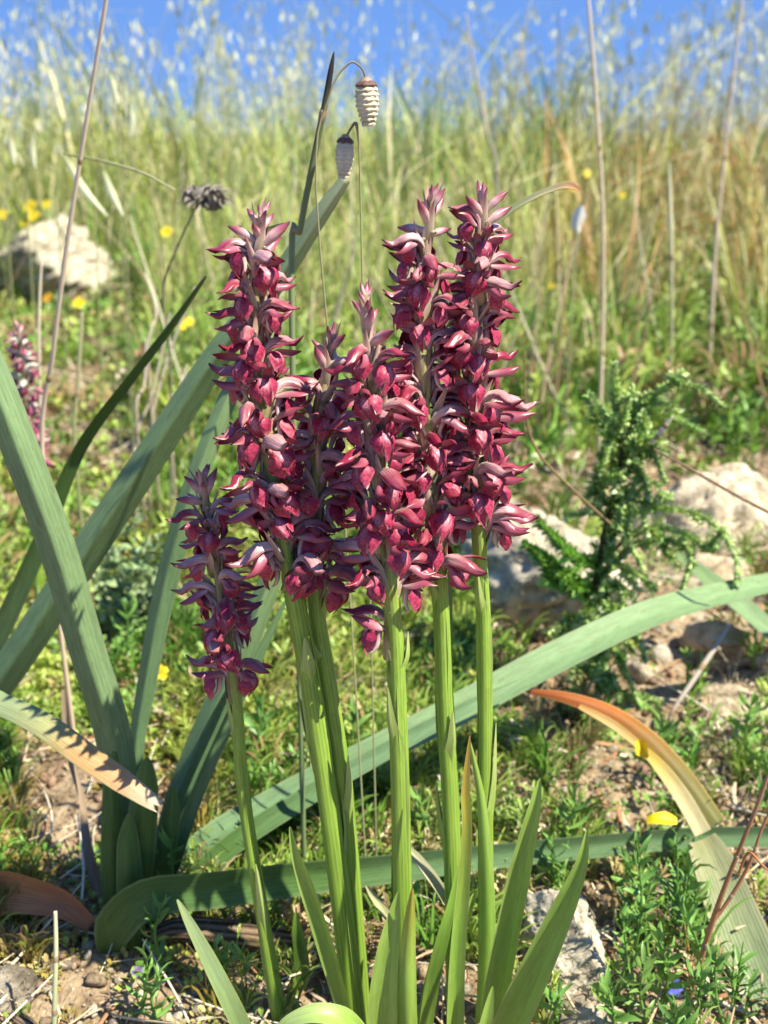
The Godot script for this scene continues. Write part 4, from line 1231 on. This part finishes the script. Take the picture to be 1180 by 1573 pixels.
# ---------- ground cover and meadow ----------
func tuft_mesh(kind: int) -> ArrayMesh:       # about 1 unit wide, sits on y = 0
	var g := Geo.new()
	if kind == 0:                             # small oval leaves in a loose dome
		for k in 26:
			var a := R(0, TAU)
			var e := R(.15, 1.4)
			var d := Vector3(cos(a) * cos(e), sin(e) * .9, sin(a) * cos(e))
			var c := d * R(.3, .62)
			var out := (d + Vector3(R(-.5, .5), R(-.1, .5), R(-.5, .5))).normalized()
			var L := R(.16, .28)
			blade(g, [c, c + out * L * .5 + Vector3(0, .03, 0), c + out * L], Vector3(R(-.4, .4), 1, R(-.4, .4)), [L * .10, L * .34, L * .04], [Color.WHITE * R(.7, 1.2)], .3, 0.0, 4, 2)
	elif kind == 1:                           # upright sprigs of narrow leaves
		for s in 5:
			var b := Vector3(R(-.25, .25), 0, R(-.25, .25))
			var top := b + Vector3(R(-.25, .25), R(.7, 1.3), R(-.25, .25))
			tube(g, [b, top], [.018, .010], [Color(.9, 1, .7)], 2, 3)
			for k in 14:
				var t := R(.2, 1.0)
				var c := b.lerp(top, t)
				var a := R(0, TAU)
				var o := Vector3(cos(a), R(.5, 1.4), sin(a)).normalized()
				var L := R(.16, .30)
				blade(g, [c, c + o * L * .55, c + o * L + Vector3(0, -.02, 0)], Vector3(R(-.4, .4), 1, R(-.4, .4)), [.012, L * .13, .006], [Color.WHITE * R(.75, 1.2)], .3, 0.0, 3, 2)
	elif kind == 2:                           # grassy tuft
		for s in 16:
			var a := R(0, TAU)
			var b := Vector3(R(-.12, .12), 0, R(-.12, .12))
			var h := R(.5, 1.3)
			var l := Vector3(cos(a), 0, sin(a)) * R(.1, .7)
			blade(g, [b, b + Vector3(0, h * .5, 0) + l * .2, b + Vector3(0, h * .85, 0) + l * .6, b + Vector3(0, h * .9, 0) + l], Vector3(-l.z, .2, l.x) + Vector3(.1, 0, .1), [.02, .026, .018, .004], [Color.WHITE * R(.7, 1.2)], .2, 0.0, 5, 2)
	else:                                     # wiry dry tangle
		for s in 9:
			var b := Vector3(R(-.4, .4), 0, R(-.4, .4))
			var e := b + Vector3(R(-.6, .6), R(.2, 1.0), R(-.6, .6))
			tube(g, [b, b.lerp(e, .5) + Vector3(R(-.1, .1), R(0, .15), R(-.1, .1)), e], [.016, .012, .006], [Color.WHITE * R(.7, 1.15)], 4, 3)
			if s % 2 == 0:
				blade(g, [e, e + Vector3(R(-.1, .1), .08, R(-.1, .1)), e + Vector3(R(-.2, .2), R(0, .16), R(-.2, .2))], Vector3(R(-1, 1), .4, R(-1, 1)), [.01, .05, .006], [Color.WHITE], .3, 0.0, 3, 2)
	return g.mesh()

func make_ground_cover() -> void:
	var names := ["leafy_ground_cover", "green_sprigs", "grass_tufts", "dry_tangle"]
	var labels := ["small round-leaved herbs carpeting the ground", "upright sprigs of narrow-leaved herbs among the grass", "short grass tufts between the herbs", "wiry dry stems tangled among the herbs"]
	var counts := [6000, 5200, 7600, 4600]
	var patch := FastNoiseLite.new()
	patch.seed = 5
	patch.frequency = 2.2
	for kind in 4:
		var sorts := []
		var mats: Material = M.straw if kind == 3 else M.green
		for v in 2:
			var where := []
			var tint := []
			var mesh := tuft_mesh(kind)
			var n: int = counts[kind] / 2
			var tries := 0
			while where.size() < n and tries < n * 8:
				tries += 1
				var z := -lerpf(.36, 3.4, pow(rng.randf(), 1.25))
				if tries % 2 == 0:
					z = -R(.27, .80)
				var x := R(-1, 1) * (.46 * absf(z) + .12)
				var p := at_ground(x, z)
				var s := seen_at(p)
				var dens := 1.0
				if s.y > 1500:
					dens = .13
				elif s.x > 750 and s.y > 690 and s.y < 1130:
					dens = .05
				elif s.x > 780 and s.x < 965 and s.y > 1370:
					dens = .05
				elif s.x > 740 and s.y > 880:
					dens = .16 if s.y < 1260 else .30
				elif s.x > 740 and s.y > 680:
					dens = .5
				elif s.x > 330 and s.y > 1180:
					dens = .42
				elif s.x > 480 and s.y > 930:
					dens = .7
				elif s.x < 330 and s.y > 1440:
					dens = .35
				if s.x > 1075 and s.y > 1270:
					dens = .05
				if kind == 3:
					dens = minf(dens * 1.6, .8)
				elif kind == 1 and s.y > 700:
					dens *= .55
				if kind == 0 and z < -1.0 and rng.randf() < .6:
					continue
				var pn := patch.get_noise_2d(x * 1.6 + kind * 7.0, z * 1.6)
				if open_view(x, z) and kind != 0:
					continue
				if rng.randf() > dens or pn < -.28 + R(-.1, .1):
					continue
				if Vector2(x - .01, z + .285).length() < .045:
					continue
				var near := smoothstep(.35, 1.4, absf(z))
				var size := R(.6, 1.5) * lerpf(.013, .048, near)
				if kind == 1 or kind == 2:
					size *= 1.5
				if s.x < 350 and s.y > 1120:
					size *= .8
				if s.y < 760 and s.x > 820 and kind == 0:
					size *= 1.5
				where.append(Transform3D(Basis.from_euler(Vector3(R(-.2, .2), R(0, TAU), R(-.2, .2))).scaled(Vector3.ONE * size), p - Vector3(0, size * .05, 0)))
				var c: Color
				if kind == 3:
					c = [Color(.56, .46, .30), Color(.70, .62, .44), Color(.40, .30, .20), Color(.74, .68, .50)][rng.randi() % 4]
				else:
					var mixed := clampf(.5 + patch.get_noise_2d(x * 3.0 + 40.0, z * 3.0) * 1.5 + R(-.3, .3), 0, 1)
					c = Color(.15, .33, .05).lerp(Color(.40, .50, .10), mixed)
					if s.x < 340 and s.y > 1150 and rng.randf() < .35:
						c = Color(.34, .27, .06)
					if rng.randf() < .2:
						c = [Color(.42, .34, .14), Color(.52, .46, .24), Color(.36, .24, .12)][rng.randi() % 3]
					c = c * R(.75, 1.25)
				tint.append(c)
			scatter(names[kind], mesh, mats, where, tint, labels[kind] + ("" if v == 0 else ", mixed in with the rest"))

# bare strips of hillside in front of the stones that stand clear of the grass: [x / distance, half width, distance]
func open_view(x: float, z: float) -> bool:
	for q in [[-.318, .085, 2.3], [-.24, .02, 2.0], [.304, .025, 2.8], [.253, .018, 2.5], [.307, .02, 2.4]]:
		if absf(z) < q[2] + .1 and absf(x / absf(z) - q[0]) < q[1]:
			return true
	return false

func grass_blade(bend: float, w: float) -> ArrayMesh:
	var g := Geo.new()
	blade(g, [Vector3.ZERO, Vector3(0, .4, bend * .08), Vector3(0, .75, bend * .4), Vector3(0, .95, bend)], Vector3(.2, 0, 1), [w * .7, w, w * .7, w * .08], [Color(.8, .9, .7), Color.WHITE, Color(1.05, 1.02, .95)], .3, 0.0, 6, 2)
	return g.mesh()

func make_meadow() -> void:
	var patch := FastNoiseLite.new()
	patch.seed = 31
	patch.frequency = .8
	var shapes := [grass_blade(.15, .0042), grass_blade(.4, .0038), grass_blade(.75, .0045), grass_blade(.08, .003)]
	for v in 4:
		var where := []
		var tint := []
		for k in 15000:
			var z := -lerpf(1.15, 13.0, pow(rng.randf(), 1.9))
			var x := R(-1, 1) * (.44 * absf(z) + .4)
			var a := x / absf(z)
			var pn := patch.get_noise_2d(x * 1.3, z * 1.3)
			if pn < -.1 and rng.randf() < .45:
				continue
			if open_view(x, z):
				continue
			var tall := .20 + .20 * pn + R(-.06, .22)
			if rng.randf() < .14:
				tall += R(.05, .30)
			if absf(z) < 3.0:
				tall *= lerpf(.32, 1.0, (absf(z) - 1.15) / 1.85)
			tall = maxf(.08, tall)
			where.append(Transform3D(Basis.from_euler(Vector3(R(-.22, .22), R(0, TAU), R(-.22, .22))).scaled_local(Vector3(tall * R(.8, 1.6) * (1.0 + absf(z) * .05), tall, tall)), at_ground(x, z)))
			var c := Color(.18, .35, .06).lerp(Color(.47, .50, .12), clampf(.5 + pn + R(-.5, .5), 0, 1))
			if a > .12:
				c = c.lerp(Color(.50, .36, .12), clampf((a - .05) * 4.0, 0, .85) * rng.randf())
			if rng.randf() < .27:
				c = Color(.66, .60, .34)
			if a > .14 and rng.randf() < .2:
				c = Color(.46, .25, .10)
			tint.append(c * R(.8, 1.2))
		scatter("meadow_grass", shapes[v], M.grass, where, tint, ["dense green and yellowing meadow grass filling the slope", "bent meadow grass blades on the slope", "arching meadow grass blades on the slope", "thin upright meadow grass blades on the slope"][v])
	# dry upright stems between the herbs and the meadow
	var sg := Geo.new()
	tube(sg, [Vector3.ZERO, Vector3(.02, .5, 0), Vector3(.05, 1, .02)], [.0034, .0028, .0012], [Color(.9, .9, .8), Color.WHITE], 6, 4)
	var sw := []
	var stn := []
	for k in 900:
		var z := -lerpf(.75, 3.6, pow(rng.randf(), 1.2))
		var x := R(-1, 1) * (.44 * absf(z) + .15)
		var h := R(.08, .34) * (.6 + .2 * absf(z))
		var sxy := seen_at(at_ground(x, z))
		if sxy.y > 760 or open_view(x, z):
			continue
		sw.append(Transform3D(Basis.from_euler(Vector3(R(-.3, .3), R(0, TAU), R(-.3, .3))).scaled(Vector3(h * 1.6, h, h * 1.6)), at_ground(x, z)))
		stn.append([Color(.66, .58, .38), Color(.56, .44, .30), Color(.40, .44, .18), Color(.72, .68, .50), Color(.46, .30, .18)][rng.randi() % 5])
	scatter("dry_stems", sg.mesh(), M.straw, sw, stn, "thin dry stems standing among the herbs")
	# far slope of grass out to the skyline
	var tuft := tuft_mesh(2)
	var where := []
	var tint := []
	for k in 9000:
		var z := -lerpf(8.0, 60.0, pow(rng.randf(), 2.0))
		var x := R(-1, 1) * (.5 * absf(z) + 1.0)
		var s := R(.18, .34)
		where.append(Transform3D(Basis.from_euler(Vector3(0, R(0, TAU), 0)).scaled(Vector3(s * 1.6, s, s * 1.6)), at_ground(x, z)))
		tint.append(Color(.16, .25, .07).lerp(Color(.34, .36, .13), rng.randf()) * R(.8, 1.2))
	scatter("far_grass", tuft, M.grass, where, tint, "far grass running up to the skyline")
	# far wild oats nobody could count
	for v in 3:
		var m := merged_oats(16)
		where = []
		tint = []
		for k in 230:
			var z := -R(2.6, 8.0)
			var x := R(-1, 1) * (.42 * absf(z) + .2)
			var a := x / absf(z)
			if a > -.06 and a < .16 and rng.randf() < .55:
				continue
			var s := R(.65, 1.3)
			where.append(Transform3D(Basis.from_euler(Vector3(R(-.1, .1), R(0, TAU), R(-.1, .1))).scaled(Vector3.ONE * s), at_ground(x, z)))
			tint.append(Color(1.02, 1.06, .90) * R(.85, 1.15))
		scatter("far_wild_oats", m, M.straw, where, tint, ["haze of distant wild oat heads against the sky", "more distant wild oats among the meadow grass", "far wild oats thinning towards the skyline"][v])

func place_of(px: float) -> String:
	var marks := [[-60, "by the left edge of the view"], [40, "above the pale boulder"], [120, "behind the tan straw"], [200, "above the small pale stone"], [290, "above the withered flower head"], [390, "above the tallest left spike"], [480, "beside the dark-tipped stalk"], [560, "behind the quaking grass heads"], [640, "above the tall orchid spike"], [740, "above the slender orchid spike"], [830, "above the curled leaf tip"], [910, "beside the thin pinkish straw"], [1000, "above the bleached sheath"], [1090, "beside the faint tan straw"], [1160, "by the right edge of the view"]]
	var best := 1e9
	var out := ""
	for m in marks:
		if absf(px - m[0]) < best:
			best = absf(px - m[0])
			out = m[1]
	return out

func make_tall_grasses() -> void:
	for k in 3:
		oats.append(oat_spikelet(k))
	# [px of the foot, top py, distance, lean, spikelets]
	var list := [[8, 30, 1.9, .05, 10], [35, 95, 2.3, -.04, 9], [62, 10, 2.6, .08, 12], [95, 60, 2.1, .03, 9], [128, -20, 2.4, .06, 12], [150, 40, 3.0, -.05, 10], [180, 80, 2.7, .02, 9], [212, 5, 2.3, .05, 12], [240, 45, 3.1, -.03, 10], [262, -30, 2.8, .10, 12], [330, 30, 3.0, -.06, 10], [365, 70, 2.6, .04, 9], [395, 0, 2.9, .03, 11], [430, 85, 2.4, -.04, 9], [470, 40, 3.2, .05, 10], [560, 60, 3.2, .03, 9], [615, 20, 3.4, -.05, 9], [655, 90, 2.8, .03, 9], [700, 10, 3.3, .06, 10], [745, 110, 2.6, .03, 9], [790, 60, 3.1, -.04, 9], [870, 30, 3.3, .04, 9], [925, 70, 2.8, -.05, 10], [975, 25, 2.6, .05, 11], [1015, 85, 3.0, .04, 9], [1060, 10, 2.7, -.06, 11], [1105, 60, 2.4, .03, 10], [1150, 0, 2.2, -.05, 12], [1180, 55, 2.8, -.07, 10]]
	for k in list.size():
		var q: Array = list[k]
		var z: float = -q[2]
		var top := on_z(q[0], q[1], z)
		var foot := at_ground(top.x - q[3], z)
		var h := top.y - foot.y
		var how: String = ["tall", "slender", "pale", "bushy-headed", "leaning"][k % 5]
		oat_plant("%s wild oat %s, %s" % [how, place_of(q[0]), "over the skyline" if q[1] > 25 else "past the top edge"], foot, h, Vector3(q[3], 0, R(-.05, .05)), q[4], "tall wild oats against the sky")
	# clumps of tall blue-green grass
	for q in [["feathery blue-green grass clump behind the slender spike, tallest of its kind", 855, 60, 3.4, 46], ["blue-green grass clump behind the tall right spikes", 690, 95, 3.2, 46], ["thin blue-green grass clump beside the quaking grass", 610, 140, 3.0, 30], ["greyish grass clump leaning at the far right skyline", 945, 120, 3.5, 26], ["blue-green grass clump behind the dark-tipped stalk", 430, 150, 3.1, 34], ["green grass clump over the withered flower head", 320, 170, 2.9, 30], ["fresh green grass clump in front of the right stand, near the skyline", 780, 210, 2.6, 36]]:
		var top := on_z(q[1], q[2], -q[3])
		var foot := at_ground(top.x, -q[3])
		var h: float = top.y - foot.y
		var g := Geo.new()
		for b in q[4]:
			var a := R(0, TAU)
			var o := Vector3(R(-.05, .05), 0, R(-.05, .05))
			var hh := h * R(.6, 1.0)
			var l := Vector3(cos(a), 0, sin(a)) * R(.02, .16)
			var c := Color(.13, .25, .12).lerp(Color(.26, .36, .19), rng.randf())
			blade(g, [o, o + Vector3(0, hh * .5, 0) + l * .25, o + Vector3(0, hh * .85, 0) + l * .65, o + Vector3(0, hh, 0) + l], Vector3(-l.z, .05, l.x), [.0035, .0042, .0028, .0004], [c * .9, c, c * 1.1], .3, 0.0, 7, 2)
		var o2 := thing("grass_clump", q[0], "grass clump", foot, "tall grass clumps")
		var bl := put("blades", g.mesh(), M.grass, o2)
		bl.set_meta("kind", "stuff")
	# red-brown seed heads on the right
	var heads := [[935, 262, 2.2], [960, 215, 2.7], [985, 195, 3.0], [1015, 225, 2.5], [1042, 128, 3.2], [1050, 240, 2.3], [1075, 180, 2.8], [1100, 210, 2.6], [1128, 235, 2.2], [1150, 195, 2.9], [1168, 250, 2.4], [880, 275, 2.5], [1010, 300, 2.0], [1080, 320, 1.9], [1140, 310, 2.0], [905, 330, 2.0]]
	var knob := Geo.new()
	for k in 7:
		var a := R(0, TAU)
		var o := Vector3(cos(a) * R(0, .5), R(-.4, .4), sin(a) * R(0, .5))
		blade(knob, [o, o + Vector3(cos(a) * .4, .25, sin(a) * .4), o + Vector3(cos(a) * .7, .1, sin(a) * .7)], Vector3.UP, [.1, .34, .08], [Color.WHITE * R(.7, 1.2)], .4, 0.0, 4, 2)
	var km := knob.mesh()
	var rm: StandardMaterial3D = (M.straw as StandardMaterial3D).duplicate()
	rm.albedo_color = Color(.40, .20, .06).linear_to_srgb()
	rm.resource_name = "seed_head"
	M["seed_head"] = rm
	for k in heads.size():
		var q: Array = heads[k]
		var top := on_z(q[0], q[1], -q[2])
		var foot := at_ground(top.x + R(-.04, .04), -q[2])
		var o := thing("sorrel_stalk", "%s red-brown seed stalk %s%s" % [["tall", "branched", "low", "dense-headed"][k % 4], place_of(q[0]), ", standing clear of the skyline" if q[1] < 205 else ", inside the grass" if q[1] > 290 else ", just under the skyline"], "seed stalk", foot, "red-brown seed stalks in the meadow")
		var to := top - foot
		var g := Geo.new()
		tube(g, [Vector3.ZERO, to * .5 + Vector3(R(-.02, .02), 0, 0), to], [.0016, .0012, .0006], [Color(.3, .3, .1), Color(.34, .18, .08)], 8, 4)
		put("stem", g.mesh(), M.straw, o)
		for j in 8:
			var t := R(.72, 1.0)
			var e := to * t + Vector3(R(-.05, .05), R(.0, .03), R(-.03, .03)) * (1.3 - t * .8)
			g = Geo.new()
			tube(g, [to * (t - .06), e], [.0007, .0004], [Color(.34, .2, .09)], 2, 3)
			var tw := put("twig", g.mesh(), M.straw, o)
			var hd := put("seed_head", km, rm, tw, e)
			hd.scale = Vector3.ONE * R(.006, .012)
			hd.rotation.y = R(0, 6)

func make_small_plants() -> void:
	# bright narrow-leaved herbs in the lower right, and a few behind
	var gr := "narrow-leaved green herbs"
	var list := [["tallest bright herb beside the blue petal, leaning left", 965, 1500, 978, 1290, 30], ["bright herb right of the white angular stone", 940, 1560, 955, 1400, 26], ["bushy herb under the low strap leaf", 1000, 1500, 1008, 1330, 28], ["slim herb crossing the low strap leaf's shaded face", 1030, 1440, 1040, 1290, 26], ["paired herb close to the bushy one", 985, 1450, 985, 1320, 28], ["short herb crowded against the striped leaf", 1075, 1450, 1072, 1370, 22], ["low herb between the white stone and bushy herb", 970, 1420, 962, 1330, 24], ["soft herb just left of the blue petal", 1015, 1560, 1012, 1440, 26], ["herb leaning on the rusty stalk's foot", 1060, 1600, 1075, 1500, 24], ["herb tuft at the lower edge under the blue petal", 1030, 1630, 1035, 1550, 22], ["fine herb beside the striped strap leaf", 1050, 1480, 1060, 1330, 24], ["leafy herb between the two rusty stalks", 1085, 1540, 1050, 1400, 24], ["herb in front of the blue petal", 1005, 1600, 990, 1480, 24], ["herb in the very corner by the striped leaf", 1120, 1600, 1100, 1470, 24], ["herb right at the bottom, right of the lower white stone", 950, 1620, 935, 1520, 24], ["herb rising over the low strap leaf, behind the hooked leaf", 880, 1350, 886, 1235, 24], ["thin herb below the shrub, touching the low leaf", 855, 1390, 848, 1290, 20], ["herb at the far end of the low strap leaf", 1075, 1330, 1085, 1240, 20], ["pale herb sprig between the tall and slender stems", 690, 1300, 700, 1190, 22], ["herb sprig behind the middle stem", 650, 1330, 640, 1225, 18], ["sprig with thread leaves left of the short stem", 290, 1440, 262, 1290, 26], ["upright sprig beside the grey-green channelled leaf", 255, 1500, 248, 1390, 22], ["soft sprig in the front left soil", 250, 1600, 244, 1500, 22], ["short herb on the bare soil by the bulb plant's foot", 215, 1570, 225, 1470, 18], ["bright sprig on the dark mound left of the dry twigs", 236, 470, 226, 385, 20], ["herb against the orange dead leaf", 1000, 1215, 1015, 1120, 18], ["herb by the flat tan stone at the edge", 1150, 1180, 1155, 1080, 20], ["thin herb at the right edge above the forked stalk", 1172, 1250, 1168, 1140, 18], ["low herb in front of the widest leaf, at the bottom", 840, 1610, 860, 1530, 16], ["fresh herb left of the short spike, beside the yellow flower", 190, 1030, 196, 930, 22], ["fresh herb behind the broad strap leaf", 160, 1090, 150, 1000, 20], ["herb between the paired strap leaves", 290, 1090, 300, 1010, 18], ["herb behind the thick stem's left side", 400, 1200, 405, 1080, 20], ["herb showing between thick and middle stems", 555, 1190, 548, 1100, 18]]
	for q in list:
		var foot := on_ground(q[1], q[2])
		var tip := on_z(q[3], q[4], foot.z + R(-.006, .006))
		var u := depth_of(foot) / FOCAL
		var c := Color(.13, .29, .06).lerp(Color(.20, .36, .08), rng.randf())
		narrow_herb(q[0], foot, tip, q[5], R(30, 44) * u, c, gr)
	# white-edged small-leaved plant on the left
	var foot := on_ground(190, 985)
	var o := thing("variegated_herb", "low herb with tiny white-edged leaves between the strap leaves", "herb", foot)
	var lf := Geo.new()
	blade(lf, [Vector3.ZERO, Vector3(0, .0026, .0006), Vector3(0, .0055, .0002)], Vector3.BACK, [.0005, .0021, .0003], [Color(.18, .30, .10)], .4, 0.0, 5, 4, Color(.72, .74, .55))
	var lm := lf.mesh()
	for k in 15:
		var to := on_z(150 + k * 8.5, 780 + 130.0 * absf(sin(k * 1.9)), foot.z + R(-.02, .02)) - foot
		var g := Geo.new()
		tube(g, [Vector3(R(-.01, .01), 0, R(-.01, .01)), to * .5 + Vector3(R(-.01, .01), .004, 0), to], [.0008, .0005], [Color(.2, .28, .1)], 8, 4)
		var st := put("stem", g.mesh(), M.green, o)
		var where := []
		var tint := []
		for j in 34:
			var t := R(.2, 1.0)
			var a := R(0, TAU)
			where.append(turned(to * t + Vector3(R(-.008, .008), R(-.004, .006), R(-.008, .008)), Vector3(cos(a), R(.2, 1), sin(a)), R(0, 6), Vector3.ONE * R(.9, 1.6)))
			tint.append(Color.WHITE * R(.75, 1.15))
		scatter("foliage", lm, M.green, where, tint, "", st)
	# a fresh lime sprig of broad leaves above the big boulder's corner
	var yl := Color(.78, .60, .02)
	var fl := [[290, 495, .95, 20, "larger yellow flower of the pair beside the tall left spike"], [281, 502, .96, 15, "smaller yellow flower of the pair beside the tall left spike"], [246, 1034, .50, 26, "yellow flower low between the strap leaves"], [121, 466, 1.3, 24, "yellow flower on a green stem below the boulder"], [74, 458, 1.4, 20, "orange-yellow flower left of the tan straw, below the boulder"], [47, 318, 2.0, 28, "topmost yellow flower of the left edge cluster"], [52, 332, 2.1, 24, "yellow flower in the middle of the left edge cluster"], [40, 342, 2.0, 22, "lowest yellow flower of the left edge cluster"], [5, 330, 2.0, 22, "yellow flower cut by the left edge"], [72, 315, 2.3, 18, "small yellow flower right of the left edge cluster"], [256, 357, 1.5, 24, "yellow flower under the withered flower head"], [880, 290, 2.2, 16, "yellow bloom beside the curled leaf tip"], [903, 268, 2.3, 20, "yellow bloom above the white husk"], [848, 440, 1.6, 14, "tiny yellow bloom low beside the slender spike"], [1012, 345, 2.0, 14, "tiny yellow bloom near the bleached sheath"], [955, 300, 2.2, 14, "yellow bloom between the pinkish straw and the sheath"]]
	for q in fl:
		var u := depth_of(on_z(q[0], q[1], -q[2])) / FOCAL
		small_flower("yellow_flower", q[4], q[0], q[1], -q[2], q[3] * u * (.8 if q[2] > .9 else 1.0), yl if q[0] != 74 else Color(.7, .36, .03), 5, "small yellow flowers", Vector3(R(-.4, .4), .7, .8))
	# single petals
	leaf_thing("yellow_petal", "round yellow petal lying on the low strap leaf", "petal", [[994, 1262, -.372, 10], [1008, 1258, -.371, 18], [1024, 1258, -.371, 22], [1040, 1262, -.371, 10]], Vector3(0, .9, .5), [Color(.78, .62, .01), Color(.85, .70, .02), Color(.82, .64, .01)], M.flower, .25, 0.0, null)
	leaf_thing("yellow_petal", "crumpled yellow petals caught on the straw-yellow dead leaf", "petal", [[978, 1138, -.392, 8], [988, 1150, -.390, 24], [998, 1162, -.388, 8]], Vector3(.3, .6, .8), [Color(.75, .5, .02), Color(.8, .55, .03)], M.flower, .8, 0.0, null, false, 1.5)
	var bf := [["little blue and white flower lying in the herbs by the rusty stalk", 1036, 1516, .307, 30, Color(.10, .12, .55)], ["small purple flower at the foot of the bulb plant", 212, 1492, .312, 20, Color(.25, .2, .42)]]
	for q in bf:
		var u := depth_of(on_z(q[1], q[2], -q[3])) / FOCAL
		small_flower("blue_flower", q[0], q[1], q[2], -q[3], q[4] * u, q[5], 4, "", Vector3(.4, .5, .9), false)
	# brown root across the soil
	var tr := trace([[232, 1445, -.334, 26], [270, 1428, -.335, 34], [340, 1432, -.336, 36], [410, 1440, -.336, 34], [470, 1445, -.338, 26], [520, 1440, -.34, 14]])
	var g := Geo.new()
	var f0: Vector3 = tr[0][0]
	var cc := []
	for p in tr[0]:
		cc.append(p - f0)
	tube(g, cc, tr[1], [Color(.22, .15, .10), Color(.34, .24, .17), Color(.30, .21, .15)], 26, 10, .12)
	tag(put("dead_root", g.mesh(), M.bark, self, f0), "thick brown dead root lying on the soil behind the short stem", "root")
	tr = trace([[20, 1560, -.30, 18], [50, 1580, -.295, 22], [90, 1610, -.288, 12]])
	g = Geo.new()
	f0 = tr[0][0]
	cc = []
	for p in tr[0]:
		cc.append(p - f0)
	tube(g, cc, tr[1], [Color(.3, .22, .17), Color(.36, .28, .22)], 12, 8, .15)
	tag(put("dead_root", g.mesh(), M.bark, self, f0), "short grey-brown stick in the lower left corner", "root")

func _ready() -> void:
	rng.seed = 20240519
	bumps.seed = 2
	bumps.frequency = 1.0
	var cam := Camera3D.new()
	cam.name = "camera"
	cam.fov = 52.0
	cam.near = 0.02
	cam.far = 900.0
	cam.position = EYE
	cam.rotation = Vector3(-PITCH, 0, 0)
	var lens := CameraAttributesPhysical.new()
	lens.frustum_focal_length = 24.6
	lens.frustum_near = 0.02
	lens.frustum_far = 900.0
	lens.frustum_focus_distance = 0.305
	lens.exposure_aperture = 11.0
	cam.attributes = lens
	add_child(cam)
	cam.current = true
	var env := Environment.new()
	env.background_mode = Environment.BG_SKY
	var sky := Sky.new()
	var sm := ProceduralSkyMaterial.new()
	sm.sky_top_color = Color(0.29, 0.41, 0.61)
	sm.sky_horizon_color = Color(0.34, 0.49, 0.72)
	sm.sky_curve = 0.12
	sm.ground_bottom_color = Color(0.30, 0.28, 0.2)
	sm.ground_horizon_color = Color(0.34, 0.45, 0.5)
	sky.sky_material = sm
	env.sky = sky
	env.tonemap_mode = Environment.TONE_MAPPER_LINEAR
	env.tonemap_exposure = 2.2
	env.sdfgi_enabled = true
	env.ssao_enabled = true
	env.ssil_enabled = true
	var we := WorldEnvironment.new()
	we.name = "environment"
	we.environment = env
	add_child(we)
	var sun := DirectionalLight3D.new()
	sun.name = "sun"
	sun.light_energy = 1.4
	sun.light_color = Color(1.0, 0.96, 0.87)
	sun.light_angular_distance = 0.5
	sun.shadow_enabled = true
	add_child(sun)
	sun.look_at_from_position(Vector3(0.50, 0.82, 0.24), Vector3.ZERO)

	make_materials()
	make_ground()
	make_rocks()
	make_meadow()
	make_tall_grasses()
	make_ground_cover()
	make_strap_plant()
	make_shrub()
	make_orchids()
	make_orchid_leaves()
	make_stalks()
	grey_flower_head()
	make_small_plants()
	make_pebbles()
